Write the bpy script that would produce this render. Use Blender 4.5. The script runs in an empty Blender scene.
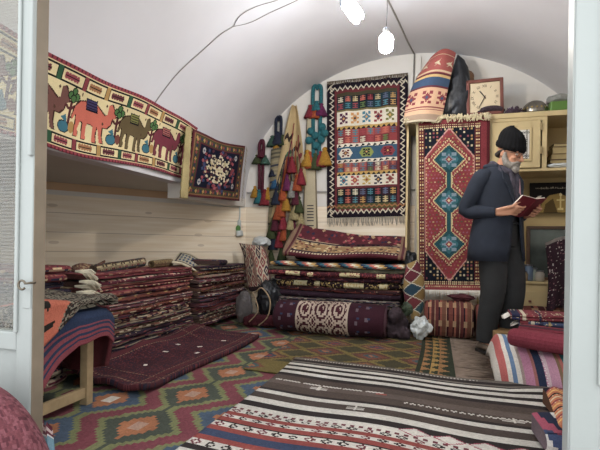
import bpy, bmesh, math, random
import numpy as np
from mathutils import Vector, Matrix, Euler

S = bpy.context.scene
COL = S.collection

# ---------------------------------------------------------------- camera
F = 451.0; H0 = 245.0; YAW = math.radians(16.7); ROLL = 0.0156; CAMZ = 0.80
cam_data = bpy.data.cameras.new('camera'); cam = bpy.data.objects.new('camera', cam_data)
COL.objects.link(cam); S.camera = cam
cam_data.sensor_width = 36; cam_data.lens = 36*F/600; cam_data.shift_y = (H0-225)/600
cam_data.clip_start = 0.02
cam.location = (0, 0, CAMZ)
cam.rotation_euler = (Matrix.Rotation(YAW, 3, 'Z') @ Matrix.Rotation(math.pi/2, 3, 'X') @ Matrix.Rotation(ROLL, 3, 'Z')).to_euler()

# ---------------------------------------------------------------- world (daylight of the street behind the viewer)
W = bpy.data.worlds.new('world'); S.world = W; W.use_nodes = True
bg = W.node_tree.nodes['Background']; bg.inputs[0].default_value = (0.94, 0.97, 1.0, 1); bg.inputs[1].default_value = 2.5
S.view_settings.view_transform = 'Standard'; S.view_settings.look = 'None'
S.view_settings.exposure = 0.15; S.view_settings.gamma = 1.0; S.view_settings.use_curve_mapping = False
CFL_POWER = 130.0; LED_POWER = 310.0      # emission strengths of the two bulbs

# ---------------------------------------------------------------- helpers
def ray(px, py):
    a, b = px-300.0, py-H0
    u = (a + b*ROLL)/F; v = (b - a*ROLL)/F
    c, s = math.cos(YAW), math.sin(YAW)
    return Vector((-s + c*u, c + s*u, -v))
def at(px, py, Y=None, X=None, Z=None):
    d = ray(px, py)
    if Y is not None: t = Y/d.y
    elif X is not None: t = X/d.x
    else: t = (Z-CAMZ)/d.z
    return Vector((d.x*t, d.y*t, CAMZ+d.z*t))

def lin(c):
    if isinstance(c, str):
        c = c.lstrip('#'); c = [int(c[i:i+2], 16)/255 for i in (0, 2, 4)]
    c = np.array(c, float)
    return np.where(c <= .04045, c/12.92, ((c+.055)/1.055)**2.4)
def tag(o, label=None, cat=None, group=None, kind=None):
    for k, v in (('label', label), ('category', cat), ('group', group), ('kind', kind)):
        if v: o[k] = v
    return o
def link(name, me, mat=None, parent=None, smooth=False):
    o = bpy.data.objects.new(name, me); COL.objects.link(o)
    if mat is not None: me.materials.append(mat)
    if parent is not None: o.parent = parent
    if smooth: me.shade_smooth()
    return o
def empty(name, loc=(0, 0, 0), rz=0, label=None, cat=None, group=None, kind=None):
    o = bpy.data.objects.new(name, None); COL.objects.link(o); o.empty_display_size = .05
    o.location = loc; o.rotation_euler = (0, 0, rz)
    return tag(o, label, cat, group, kind)

# ---------------------------------------------------------------- materials
def nodes(name):
    m = bpy.data.materials.new(name); m.use_nodes = True
    nt = m.node_tree; b = nt.nodes['Principled BSDF']
    return m, nt, b
def plain(name, col, rough=.6, var=.12, scale=8, bump=0, bscale=None, metal=0, spec=.4, emit=0, trans=0, detail=4):
    m, nt, b = nodes(name)
    c = lin(col)
    tc = nt.nodes.new('ShaderNodeTexCoord'); n = nt.nodes.new('ShaderNodeTexNoise')
    n.inputs['Scale'].default_value = scale; n.inputs['Detail'].default_value = detail
    nt.links.new(tc.outputs['Object'], n.inputs['Vector'])
    r = nt.nodes.new('ShaderNodeValToRGB')
    r.color_ramp.elements[0].position = .3; r.color_ramp.elements[1].position = .7
    r.color_ramp.elements[0].color = (*np.clip(c*(1-var), 0, 1), 1); r.color_ramp.elements[1].color = (*np.clip(c*(1+var), 0, 1), 1)
    nt.links.new(n.outputs[0], r.inputs[0]); nt.links.new(r.outputs[0], b.inputs['Base Color'])
    b.inputs['Roughness'].default_value = rough; b.inputs['Metallic'].default_value = metal
    b.inputs['Specular IOR Level'].default_value = spec
    if trans: b.inputs['Transmission Weight'].default_value = trans
    if emit:
        nt.links.new(r.outputs[0], b.inputs['Emission Color']); b.inputs['Emission Strength'].default_value = emit
    if bump:
        n2 = nt.nodes.new('ShaderNodeTexNoise'); n2.inputs['Scale'].default_value = bscale or scale*4
        nt.links.new(tc.outputs['Object'], n2.inputs['Vector'])
        bp = nt.nodes.new('ShaderNodeBump'); bp.inputs['Strength'].default_value = bump; bp.inputs['Distance'].default_value = .01
        nt.links.new(n2.outputs[0], bp.inputs['Height']); nt.links.new(bp.outputs[0], b.inputs['Normal'])
    return m
def woven(name, scale=180, var=.35, bump=.35, rough=.95, fade=1.0):
    """wool: the pattern woven into the cloth (colour attribute) with yarn-scale variation and relief"""
    m, nt, b = nodes(name)
    a = nt.nodes.new('ShaderNodeAttribute'); a.attribute_name = 'Col'
    tc = nt.nodes.new('ShaderNodeTexCoord')
    n = nt.nodes.new('ShaderNodeTexNoise'); n.inputs['Scale'].default_value = scale; n.inputs['Detail'].default_value = 3
    nt.links.new(tc.outputs['Object'], n.inputs['Vector'])
    n2 = nt.nodes.new('ShaderNodeTexNoise'); n2.inputs['Scale'].default_value = 5; n2.inputs['Detail'].default_value = 4
    nt.links.new(tc.outputs['Object'], n2.inputs['Vector'])
    add = nt.nodes.new('ShaderNodeMath'); add.operation = 'ADD'
    nt.links.new(n.outputs[0], add.inputs[0]); nt.links.new(n2.outputs[0], add.inputs[1])
    mr = nt.nodes.new('ShaderNodeMapRange'); mr.inputs['From Min'].default_value = .6; mr.inputs['From Max'].default_value = 1.4
    mr.inputs['To Min'].default_value = 1-var; mr.inputs['To Max'].default_value = 1+var
    nt.links.new(add.outputs[0], mr.inputs['Value'])
    mx = nt.nodes.new('ShaderNodeVectorMath'); mx.operation = 'SCALE'
    nt.links.new(a.outputs['Color'], mx.inputs[0]); nt.links.new(mr.outputs[0], mx.inputs['Scale'])
    hs = nt.nodes.new('ShaderNodeHueSaturation'); hs.inputs['Saturation'].default_value = .84; hs.inputs['Value'].default_value = .86
    nt.links.new(mx.outputs[0], hs.inputs['Color']); nt.links.new(hs.outputs[0], b.inputs['Base Color'])
    b.inputs['Roughness'].default_value = rough; b.inputs['Specular IOR Level'].default_value = .08
    b.inputs['Sheen Weight'].default_value = .02
    bp = nt.nodes.new('ShaderNodeBump'); bp.inputs['Strength'].default_value = bump; bp.inputs['Distance'].default_value = .004
    nt.links.new(n.outputs[0], bp.inputs['Height']); nt.links.new(bp.outputs[0], b.inputs['Normal'])
    return m
M_WOOL = woven('wool_pile'); M_KILIM = woven('flat_woven_wool', scale=260, var=.25, bump=.5)
def planks(name, c1, c2, width, axis):
    m, nt, b = nodes(name)
    tc = nt.nodes.new('ShaderNodeTexCoord'); mp = nt.nodes.new('ShaderNodeMapping')
    nt.links.new(tc.outputs['Object'], mp.inputs[0])
    mp.inputs['Scale'].default_value = (1.2, 1.2, 22)
    n = nt.nodes.new('ShaderNodeTexNoise'); n.inputs['Scale'].default_value = 1.6; n.inputs['Detail'].default_value = 6
    nt.links.new(mp.outputs[0], n.inputs['Vector'])
    n3 = nt.nodes.new('ShaderNodeTexNoise'); n3.inputs['Scale'].default_value = 5
    nt.links.new(tc.outputs['Object'], n3.inputs['Vector'])
    r = nt.nodes.new('ShaderNodeValToRGB'); r.color_ramp.elements[0].position = .3; r.color_ramp.elements[1].position = .72
    r.color_ramp.elements[0].color = (*lin(c1), 1); r.color_ramp.elements[1].color = (*lin(c2), 1)
    nt.links.new(n.outputs[0], r.inputs[0])
    sx = nt.nodes.new('ShaderNodeSeparateXYZ'); nt.links.new(tc.outputs['Object'], sx.inputs[0])
    dv = nt.nodes.new('ShaderNodeMath'); dv.operation = 'DIVIDE'; dv.inputs[1].default_value = width
    nt.links.new(sx.outputs[2], dv.inputs[0])
    fr = nt.nodes.new('ShaderNodeMath'); fr.operation = 'FRACT'; nt.links.new(dv.outputs[0], fr.inputs[0])
    lt = nt.nodes.new('ShaderNodeMath'); lt.operation = 'LESS_THAN'; lt.inputs[1].default_value = .035
    nt.links.new(fr.outputs[0], lt.inputs[0])
    # knots
    mp2 = nt.nodes.new('ShaderNodeMapping'); mp2.inputs['Scale'].default_value = (2.6, 2.6, 7.5); nt.links.new(tc.outputs['Object'], mp2.inputs[0])
    vo = nt.nodes.new('ShaderNodeTexVoronoi'); vo.inputs['Scale'].default_value = 1; nt.links.new(mp2.outputs[0], vo.inputs['Vector'])
    kl = nt.nodes.new('ShaderNodeMath'); kl.operation = 'LESS_THAN'; kl.inputs[1].default_value = .12; nt.links.new(vo.outputs['Distance'], kl.inputs[0])
    km = nt.nodes.new('ShaderNodeMath'); km.operation = 'MULTIPLY'; km.inputs[1].default_value = .35; nt.links.new(kl.outputs[0], km.inputs[0])
    mxk = nt.nodes.new('ShaderNodeMath'); mxk.operation = 'MAXIMUM'
    sc = nt.nodes.new('ShaderNodeMath'); sc.operation = 'MULTIPLY'; sc.inputs[1].default_value = .55; nt.links.new(lt.outputs[0], sc.inputs[0])
    nt.links.new(km.outputs[0], mxk.inputs[0]); nt.links.new(sc.outputs[0], mxk.inputs[1])
    mx = nt.nodes.new('ShaderNodeMix'); mx.data_type = 'RGBA'
    nt.links.new(mxk.outputs[0], mx.inputs[0]); nt.links.new(r.outputs[0], mx.inputs[6]); mx.inputs[7].default_value = (*lin('8a6a4a'), 1)
    nt.links.new(mx.outputs[2], b.inputs['Base Color']); b.inputs['Roughness'].default_value = .55
    return m

# ---------------------------------------------------------------- mesh building
def box(bm, x0, x1, y0, y1, z0, z1, bev=0):
    vs = [bm.verts.new((x, y, z)) for x in (x0, x1) for y in (y0, y1) for z in (z0, z1)]
    fs = [(0, 1, 3, 2), (4, 6, 7, 5), (0, 4, 5, 1), (2, 3, 7, 6), (0, 2, 6, 4), (1, 5, 7, 3)]
    faces = [bm.faces.new([vs[i] for i in f]) for f in fs]
    if bev:
        es = list({e for f in faces for e in f.edges})
        bmesh.ops.bevel(bm, geom=es, offset=bev, segments=2, affect='EDGES', profile=.5)
def tube(bm, pts, rad, n=10, flat=1.0, cap=True):
    pts = [Vector(p) for p in pts]
    if not hasattr(rad, '__len__'): rad = [rad]*len(pts)
    rings = []; up = None
    for i, p in enumerate(pts):
        d = (pts[min(i+1, len(pts)-1)]-pts[max(i-1, 0)]).normalized()
        if up is None:
            up = Vector((0, 0, 1)) if abs(d.z) < .9 else Vector((1, 0, 0))
        a = d.cross(up).normalized(); b = a.cross(d).normalized(); up = b
        rings.append([bm.verts.new(p+(a*math.cos(2*math.pi*k/n)+b*math.sin(2*math.pi*k/n)*flat)*rad[i]) for k in range(n)])
    for r0, r1 in zip(rings, rings[1:]):
        for k in range(n): bm.faces.new((r0[k], r0[(k+1) % n], r1[(k+1) % n], r1[k]))
    if cap:
        bm.faces.new(rings[0][::-1]); bm.faces.new(rings[-1])
def rings_loft(bm, rs, n=24, a0=0, a1=2*math.pi, cap=True):
    """rs: (cx, cy, cz, rx, ry)"""
    closed = abs(a1-a0-2*math.pi) < 1e-6
    L = []
    for cx, cy, cz, rx, ry in rs:
        m = n if closed else n+1
        L.append([bm.verts.new((cx+rx*math.cos(a0+(a1-a0)*k/n), cy+ry*math.sin(a0+(a1-a0)*k/n), cz)) for k in range(m)])
    for r0, r1 in zip(L, L[1:]):
        for k in range(n): bm.faces.new((r0[k], r0[(k+1) % len(r0)], r1[(k+1) % len(r1)], r1[k]))
    if cap and closed:
        bm.faces.new(L[0][::-1]); bm.faces.new(L[-1])
def lathe(bm, prof, c=(0, 0, 0), n=20):
    rings_loft(bm, [(c[0], c[1], c[2]+z, max(r, .0005), max(r, .0005)) for r, z in prof], n)
def ellips(bm, c, r, seg=16, rot=None):
    m = Matrix.Translation(c) @ (rot.to_4x4() if rot else Matrix()) @ Matrix.Diagonal((*r, 1))
    bmesh.ops.create_uvsphere(bm, u_segments=seg, v_segments=max(8, seg//2+2), radius=1, matrix=m)
def done(name, bm, mat, parent=None, smooth=False, tris=False):
    bmesh.ops.recalc_face_normals(bm, faces=bm.faces)
    me = bpy.data.meshes.new(name); bm.to_mesh(me); bm.free()
    return link(name, me, mat, parent, smooth)
def bx(name, mat, x0, x1, y0, y1, z0, z1, parent=None, bev=.003):
    bm = bmesh.new(); box(bm, x0, x1, y0, y1, z0, z1, bev); return done(name, bm, mat, parent)
def tb(name, mat, pts, rad, parent=None, n=10, flat=1.0):
    bm = bmesh.new(); tube(bm, pts, rad, n, flat); return done(name, bm, mat, parent, True)
def smooth_pts(pts, k=6):
    pts = [Vector(p) for p in pts]; out = []
    for i in range(len(pts)-1):
        p0, p1, p2, p3 = pts[max(i-1, 0)], pts[i], pts[i+1], pts[min(i+2, len(pts)-1)]
        for j in range(k):
            t = j/k
            out.append(.5*((2*p1)+(p2-p0)*t+(2*p0-5*p1+4*p2-p3)*t*t+(3*p1-p0-3*p2+p3)*t**3))
    out.append(pts[-1]); return out

# ---------------------------------------------------------------- woven patterns
class Cv:
    def __init__(s, w, h, c):
        s.w, s.h = w, h; s.a = np.zeros((h, w, 3)); s.a[:] = lin(c)
        s.X, s.Y = np.meshgrid((np.arange(w)+.5)/w, (np.arange(h)+.5)/h)
    def rect(s, x0, y0, x1, y1, c):
        s.a[(s.X >= x0) & (s.X < x1) & (s.Y >= y0) & (s.Y < y1)] = lin(c)
    def poly(s, pts, c):
        m = np.zeros(s.X.shape, bool); n = len(pts)
        for i in range(n):
            (x0, y0), (x1, y1) = pts[i], pts[(i+1) % n]
            if y0 == y1: continue
            cond = ((y0 > s.Y) != (y1 > s.Y)) & (s.X < (x1-x0)*(s.Y-y0)/(y1-y0)+x0)
            m ^= cond
        s.a[m] = lin(c)
    def ell(s, cx, cy, rx, ry, c):
        s.a[((s.X-cx)/rx)**2+((s.Y-cy)/ry)**2 < 1] = lin(c)
    def dia(s, cx, cy, rx, ry, c, step=0):
        ax, ay = np.abs(s.X-cx)/rx, np.abs(s.Y-cy)/ry
        if step: ay = (np.floor(ay*step)+.5)/step
        s.a[ax+ay < 1] = lin(c)
    def zig(s, y0, y1, n, c, th=.5, vert=False):
        A, B = (s.Y, s.X) if vert else (s.X, s.Y)
        tri = np.abs(((A*n) % 1)*2-1); d = (B-y0)/(y1-y0)
        s.a[(np.abs(d-.2-.6*tri) < th*.5) & (d >= 0) & (d <= 1)] = lin(c)
    def noise(s, amt, rng):
        s.a *= 1+amt*(rng.random((s.h, s.w, 1))-.5)*2
def star(cv, cx, cy, rx, ry, c, c2):
    """stepped eight-armed motif"""
    cv.dia(cx, cy, rx*.75, ry*.75, c, 3)
    for sx in (-1, 1):
        for sy in (-1, 1):
            cv.rect(min(cx+sx*rx*.35, cx+sx*rx), min(cy+sy*ry*.55, cy+sy*ry), max(cx+sx*rx*.35, cx+sx*rx), max(cy+sy*ry*.55, cy+sy*ry), c)
        cv.rect(min(cx, cx+sx*rx*.95), cy-ry*.14, max(cx, cx+sx*rx*.95), cy+ry*.14, c)
    cv.dia(cx, cy, rx*.32, ry*.32, c2)
def comb(cv, x0, y0, x1, y1, c):
    w, h = x1-x0, y1-y0
    cv.rect(x0+w*.42, y0+h*.08, x0+w*.6, y0+h*.92, c)
    for k in range(3):
        cv.rect(x0+w*.12, y0+h*(.12+.3*k), x0+w*.88, y0+h*(.12+.3*k+.15), c)

def paint(me, cols):
    """cols: per-face linear rgb"""
    ca = me.color_attributes.new('Col', 'FLOAT_COLOR', 'CORNER')
    lt = np.zeros(len(me.polygons), np.int32); me.polygons.foreach_get('loop_total', lt)
    c = np.ones((len(cols), 4)); c[:, :3] = cols
    ca.data.foreach_set('color', np.repeat(c, lt, axis=0).ravel().astype(np.float32))
def sheet(name, cv, fn, parent=None, thick=.008, mat=None, off=-1, smooth=True):
    """cloth: grid over u (0..1) and v (0..1, top to bottom), fn(U,V)->x,y,z arrays; solid with thickness"""
    w, h = cv.w, cv.h
    U, V = np.meshgrid(np.linspace(0, 1, w+1), np.linspace(0, 1, h+1))
    x, y, z = fn(U, V)
    co = np.stack([np.broadcast_to(x, U.shape), np.broadcast_to(y, U.shape), np.broadcast_to(z, U.shape)], -1).reshape(-1, 3)
    i = np.arange(h)[:, None]*(w+1)+np.arange(w)[None, :]
    f = np.stack([i, i+(w+1), i+(w+2), i+1], -1).reshape(-1, 4)
    me = bpy.data.meshes.new(name)
    me.from_pydata(co.tolist(), [], f.tolist()); paint(me, cv.a.reshape(-1, 3))
    o = link(name, me, mat or M_KILIM, parent, smooth)
    md = o.modifiers.new('thickness', 'SOLIDIFY'); md.thickness = thick; md.offset = off
    return o
def fringe(name, p0, p1, n, length, mat, parent=None, down=(0, 0, -1), r=.0022, jit=.4, seed=0, out=(0, 0, 0)):
    rng = random.Random(seed); bm = bmesh.new(); p0, p1, down, out = Vector(p0), Vector(p1), Vector(down), Vector(out)
    side = (p1-p0).normalized()
    for i in range(n):
        p = p0.lerp(p1, (i+.5)/n); L = length*(1-rng.random()*jit); s = rng.uniform(-.5, .5)*L*.5
        tube(bm, [p, p+down*L*.5+side*s*.4+out*L*.2, p+down*L+side*s+out*L*.1], [r*1.3, r, r*.8], 4)
    return done(name, bm, mat, parent, True)
def wob(rng, n=3, f=6.0):
    ph = [(rng.uniform(.5, 1)*f*(k+1), rng.uniform(0, 6.28), 1/(k+1)) for k in range(n)]
    return lambda x: sum(a*np.sin(w*x+p) for w, p, a in ph)/1.8
def folded(name, L, D, T, cols, lobes=1, seed=0, parent=None, mat=None, nu=90, sag=.006, shift=.012, seg=6, tilt=0.0, round_end=True):
    """a folded rug: rounded folds at the front (towards -Y), length along X; cols(nu, nv, rng) -> (nu,nv,3) linear colours"""
    rng = random.Random(seed); nr = np.random.default_rng(seed)
    r = T/lobes/2; prof = [(D, 0), (D*.6, 0), (D*.3, 0)]
    for l in range(lobes):
        for k in range(seg+1):
            a = -math.pi/2+math.pi*k/seg
            if l and k == 0: continue
            prof.append((r*1.3-r*1.3*math.cos(a), r*(1+2*l)+r*math.sin(a)))
    prof += [(D*.12, T), (D*.25, T), (D*.5, T), (D*.75, T), (D, T)]
    prof = np.array(prof); npf = len(prof)
    xs = np.linspace(-L/2, L/2, nu+1); w1, w2 = wob(rng), wob(rng)
    e = np.clip(np.minimum(xs+L/2, L/2-xs)/(T*1.2), 0, 1); e = np.sqrt(1-(1-e)**2)*.25+.75 if round_end else np.ones_like(e)
    ins = (1-e)*T*1.5
    co = np.zeros((nu+1, npf, 3)); co[..., 0] = xs[:, None]
    co[..., 1] = prof[None, :, 0]+((w1(xs*2)*shift+ins)[:, None])*np.clip(1-prof[None, :, 0]/D, 0, 1)
    co[..., 2] = T/2+(prof[None, :, 1]-T/2)*e[:, None]+(w2(xs)*sag)[:, None]*np.clip(1-.5*prof[None, :, 0]/D, 0, 1)+tilt*prof[None, :, 0]
    me = bpy.data.meshes.new(name)
    idx = np.arange(nu)[:, None]*npf+np.arange(npf)[None, :]; nx = np.roll(idx, -1, 1)
    f = np.stack([idx, idx+npf, nx+npf, nx], -1).reshape(-1, 4).tolist()
    f += [list(range(npf)), [nu*npf+k for k in range(npf)][::-1]]
    me.from_pydata(co.reshape(-1, 3).tolist(), [], f)
    c = cols(nu, npf, nr); base = c.reshape(-1, 3).mean(0)*.6
    paint(me, np.vstack([c.reshape(-1, 3), base, base]))
    return link(name, me, mat or M_WOOL, parent, False)
def rugcols(base, acc, p=.5, kind='motif'):
    base = lin(base); acc = [lin(a) for a in acc]
    def f(nu, nv, rng):
        c = np.zeros((nu, nv, 3)); c[:] = base
        for j in range(nv):
            t = rng.random()
            if t < p*.45:
                per = rng.integers(3, 8); a = acc[rng.integers(len(acc))]; b = acc[rng.integers(len(acc))]
                m = (np.arange(nu)//max(1, per//2)) % 2 == 0; c[m, j] = a*.8
                m2 = (np.arange(nu)//per) % 3 == 0; c[m2, j] = b
            elif t < p:
                a = acc[rng.integers(len(acc))]; c[:, j] = a*.45+base*.55
                m = (np.arange(nu)//3+rng.integers(5)) % 5 == 0; c[m, j] = acc[rng.integers(len(acc))]*.8
            else:
                m = rng.random(nu) < .1*p; k = rng.integers(len(acc), size=m.sum()); c[m, j] = np.array(acc)[k]*.8
        if kind == 'stripe':
            i = np.arange(nu)
            for q in range(nu//5):
                s = rng.integers(nu); c[s:s+rng.integers(1, 4)] = acc[rng.integers(len(acc))]
        return c*(1+.16*(rng.random((nu, nv, 1))-.5))
    return f
ORD = ['topmost', 'second from the top', 'third from the top', 'fourth from the top', 'fifth from the top', 'sixth from the top', 'seventh from the top', 'eighth from the top', 'ninth from the top', 'tenth from the top', 'eleventh from the top', 'twelfth from the top', 'thirteenth from the top', 'fourteenth from the top', 'fifteenth from the top', 'sixteenth from the top', 'seventeenth from the top', 'eighteenth from the top', 'nineteenth from the top', 'lowest']
# ================================================================ the room
VX, VA, VS, VB = -.30, 1.85, 1.33, 1.51          # barrel vault: centre, half width, springing height, rise
YB, YF = 4.90, 1.05; XL, XR = VX-VA, VX+VA
def vault_x(z, side=-1): return VX+side*VA*math.sqrt(max(0, 1-max(0, (z-VS)/VB)**2))
def vault_z(x): return VS+VB*math.sqrt(max(0, 1-((x-VX)/VA)**2))
M_PLAS = plain('vault_plaster', 'd0ced0', .85, .05, 1.6, bump=.25, bscale=5)
M_WALL = plain('white_wall_paint', 'ddd8d0', .8, .05, 2, bump=.2, bscale=9)
M_TAN = plain('tan_wall_shading', 'c9a988', .8, .06, 2)  # dark shading on the recess's upper wall, put in as tan colour
M_CONC = plain('trodden_grey_floor', '6a6259', .9, .2, 6, bump=.3)
M_PLANK = planks('pale_pine_planking', 'e6d3b6', 'f7ead6', .176, 'z')
M_WHITE = plain('white_door_paint', '9da29f', .45, .03, 5, bump=.08, bscale=30)
M_DOORSIDE = plain('bare_grimy_door_edge', '7d705f', .7, .15, 8)
M_CABLE = plain('grey_cable', '8a8680', .6)
M_DARK = plain('dark_metal', '3a3835', .5, metal=.6)

def struct(name, bm, mat, parent=None, smooth=False):
    o = done(name, bm, mat, parent, smooth)
    if parent is None: o['kind'] = 'structure'
    return o
bm = bmesh.new(); box(bm, -4.1, 2.2, -1.2, 5.1, -.1, 0); struct('floor', bm, M_CONC)
# vault
bm = bmesh.new(); n = 72
for s0, s1, r0, r1 in ((0, 1, 0, .12),):
    A = []
    for k in range(n+1):
        a = math.pi*k/n
        A.append([bm.verts.new((VX+(VA+r)*math.cos(a), y, VS+(VB+r)*math.sin(a))) for y in (YF-.12, YB+.12) for r in (0, .12)])
    for p, q in zip(A, A[1:]):
        for i, j in ((0, 2), (2, 3), (3, 1), (1, 0)): bm.faces.new((p[i], p[j], q[j], q[i]))
    for p in (A[0], A[-1]): bm.faces.new((p[0], p[1], p[3], p[2]))
o = struct('ceiling', bm, M_PLAS, None, True); o.data.set_sharp_from_angle(angle=.6)
# back wall
bm = bmesh.new(); box(bm, -4.1, XR+.12, YB, YB+.12, 0, 3.0); struct('wall_back', bm, M_WALL)
bm = bmesh.new(); box(bm, XR, XR+.12, YF-.12, YB, 0, VS+.03); struct('wall_right', bm, M_WALL)
# left side: the vault springs from a header over a recess whose back wall runs askew
RA = Vector((-2.16, 4.89, 0)); RB = Vector((-3.77, 2.64, 0)); RC = Vector((-3.77, 1.2, 0)); RD = Vector((-2.15, 1.2, 0))
def wallseg(bm, p, q, z0, z1, t=.1):
    d = (q-p).normalized(); nrm = Vector((d.y, -d.x, 0))*t
    if nrm.x > 0: nrm = -nrm
    vs = [bm.verts.new((v.x, v.y, z)) for z in (z0, z1) for v in (p, q, q+nrm, p+nrm)]
    for f in ((0, 1, 2, 3), (4, 5, 6, 7), (0, 1, 5, 4), (1, 2, 6, 5), (2, 3, 7, 6), (3, 0, 4, 7)): bm.faces.new([vs[i] for i in f])
bm = bmesh.new()
wallseg(bm, RA, RB, 0, 1.42); wallseg(bm, RB, RC, 0, 1.42)
box(bm, -3.87, -2.15, 1.1, 1.2, 0, 1.42)
struct('wall_left', bm, M_WALL)
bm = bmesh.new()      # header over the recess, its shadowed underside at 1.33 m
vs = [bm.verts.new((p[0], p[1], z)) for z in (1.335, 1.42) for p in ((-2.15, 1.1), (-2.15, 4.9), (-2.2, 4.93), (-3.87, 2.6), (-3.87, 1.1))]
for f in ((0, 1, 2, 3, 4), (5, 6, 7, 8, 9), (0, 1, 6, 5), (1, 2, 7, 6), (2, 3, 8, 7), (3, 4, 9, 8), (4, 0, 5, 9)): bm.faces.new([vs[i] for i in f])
struct('wall_left_header', bm, plain('shaded_header_plaster', 'c9c3bb', .85, .06, 2))  # plaster colour greyed to carry the shade of the underside
bm = bmesh.new()
vs = [bm.verts.new(p) for p in ((-2.15, 3.52, 1.20), (-2.15, 4.9, 1.24), (-2.3, 4.9, 1.24), (-2.3, 3.52, 1.20), (-2.15, 3.52, 1.34), (-2.15, 4.9, 1.34), (-2.3, 4.9, 1.34), (-2.3, 3.52, 1.34))]
for f in ((0, 1, 2, 3), (4, 5, 6, 7), (0, 1, 5, 4), (1, 2, 6, 5), (2, 3, 7, 6), (3, 0, 4, 7)): bm.faces.new([vs[i] for i in f])
struct('trim_1', bm, M_WALL)
# planking
bm = bmesh.new(); wallseg(bm, RA+Vector((.03, .0, 0)), RB+Vector((.03, 0, 0)), 0, 1.22, .028); wallseg(bm, RB+Vector((.03, 0, 0)), RC+Vector((.03, 0, 0)), 0, 1.22, .028)
struct('trim_2', bm, M_PLANK)
bm = bmesh.new(); box(bm, -2.16, XR, YB-.015, YB, 0, 1.235); struct('trim_3', bm, M_PLANK)
bm = bmesh.new(); wallseg(bm, RA+Vector((.012, 0, 0)), RB+Vector((.012, 0, 0)), 1.265, 1.335, .01); struct('trim_4', bm, M_TAN)
# front wall with the shop doorway
bm = bmesh.new()
box(bm, -4.1, -1.90, .93, YF, 0, 2.2); box(bm, 1.06, XR+.12, .93, YF, 0, 2.2)
box(bm, -4.1, -1.90, .93, YF, 2.2, 3.0); box(bm, 1.06, XR+.12, .93, YF, 2.2, 3.0); box(bm, -1.9, 1.06, .96, YF-.02, 2.14, 2.2)  # unseen gap above the lintel, left open to let in more daylight
struct('wall_front', bm, M_WALL)
# conduit and trunking on the back wall
tb('trim_5', M_CABLE, [at(414.5, 54, Y=YB-.02), at(409, 215, Y=YB-.02), at(407, 240, Y=YB-.02)], .009).__setitem__('kind', 'structure')
p = at(418.5, 60, Y=YB-.02)
bm = bmesh.new(); box(bm, p.x-.012, p.x+.028, YB-.05, YB, .1, p.z+.03); struct('trim_6', bm, M_WALL)

# ---------------------------------------------------------------- door leaves
M_GLASS, nt, b = nodes('ribbed_glass')
for nd in list(nt.nodes):
    if nd.type != 'OUTPUT_MATERIAL': nt.nodes.remove(nd)
out = nt.nodes['Material Output']
tr = nt.nodes.new('ShaderNodeBsdfTransparent'); tr.inputs[0].default_value = (.80, .80, .76, 1)
df = nt.nodes.new('ShaderNodeBsdfDiffuse'); df.inputs[0].default_value = (.42, .41, .38, 1)
gl = nt.nodes.new('ShaderNodeBsdfGlossy'); gl.inputs[1].default_value = .12; gl.inputs[0].default_value = (.9, .9, .9, 1)
tc = nt.nodes.new('ShaderNodeTexCoord'); wv = nt.nodes.new('ShaderNodeTexWave'); wv.bands_direction = 'Z'; wv.inputs['Scale'].default_value = 30; wv.inputs['Distortion'].default_value = 1.0
nt.links.new(tc.outputs['Object'], wv.inputs[0])
mr = nt.nodes.new('ShaderNodeMapRange'); mr.inputs['To Min'].default_value = .05; mr.inputs['To Max'].default_value = .20; nt.links.new(wv.outputs[1], mr.inputs[0])
m1 = nt.nodes.new('ShaderNodeMixShader'); nt.links.new(mr.outputs[0], m1.inputs[0]); nt.links.new(tr.outputs[0], m1.inputs[1]); nt.links.new(df.outputs[0], m1.inputs[2])
m2 = nt.nodes.new('ShaderNodeMixShader'); m2.inputs[0].default_value = .05; nt.links.new(m1.outputs[0], m2.inputs[1]); nt.links.new(gl.outputs[0], m2.inputs[2])
nt.links.new(m2.outputs[0], out.inputs[0])
def door(idx, xf, sgn):
    """leaf whose free edge stands at xf; sgn = -1 leaf extends to the left"""
    o = empty('door_%d' % idx, (xf, YF, 0)); o['kind'] = 'structure'
    def b_(name, x0, x1, y0, y1, z0, z1, mat=M_WHITE, bev=.004, par=o):
        xa, xb = sorted((sgn*x0, sgn*x1)); return bx(name, mat, xa, xb, y0, y1, z0, z1, par, bev)
    b_('stile', 0, .056, 0, .045, .01, 2.14)
    b_('stile', .66, .74, 0, .045, .01, 2.14)
    b_('stile_edge_strip', -.002, .004, .004, .046, .01, 2.14, M_DOORSIDE if sgn < 0 else M_WHITE, .001)
    b_('rail', .056, .66, 0, .045, .47, .525); b_('rail', .056, .66, 0, .045, .01, .12); b_('rail', .056, .66, 0, .045, 2.05, 2.14)
    b_('panel', .056, .66, .012, .034, .12, .47, M_WHITE, .002)
    b_('glazing_bead', .048, .060, -.008, .0, .525, 2.05, M_WHITE, .003)
    b_('glass_pane', .056, .66, .02, .025, .525, 2.05, M_GLASS, 0)
    return o
d1 = door(1, -1.142, -1); d2 = door(2, .270, 1)
# meeting bead on the left stile and ring pull
bx('meeting_bead', M_WHITE, -.012, .001, -.012, .004, 1.05, 2.1, d1, .004)
rp = at(25.5, 284, Y=YF-.012)-d1.location
bm = bmesh.new()
tube(bm, [rp+Vector((.013*math.cos(a), -.012, .013*math.sin(a)-.002)) for a in np.linspace(.2, 5.6, 18)], .0034, 8)
tube(bm, [rp+Vector((.013, -.012, .003)), rp+Vector((.02, -.004, .004)), rp+Vector((.022, .014, .004))], .0034, 8)
done('ring_pull', bm, plain('worn_brass', '6d6558', .4, metal=.7), d1, True)
bx('latch_plate', M_WHITE, -.03, .0, -.003, .001, .6, .66, d1, .001)

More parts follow.
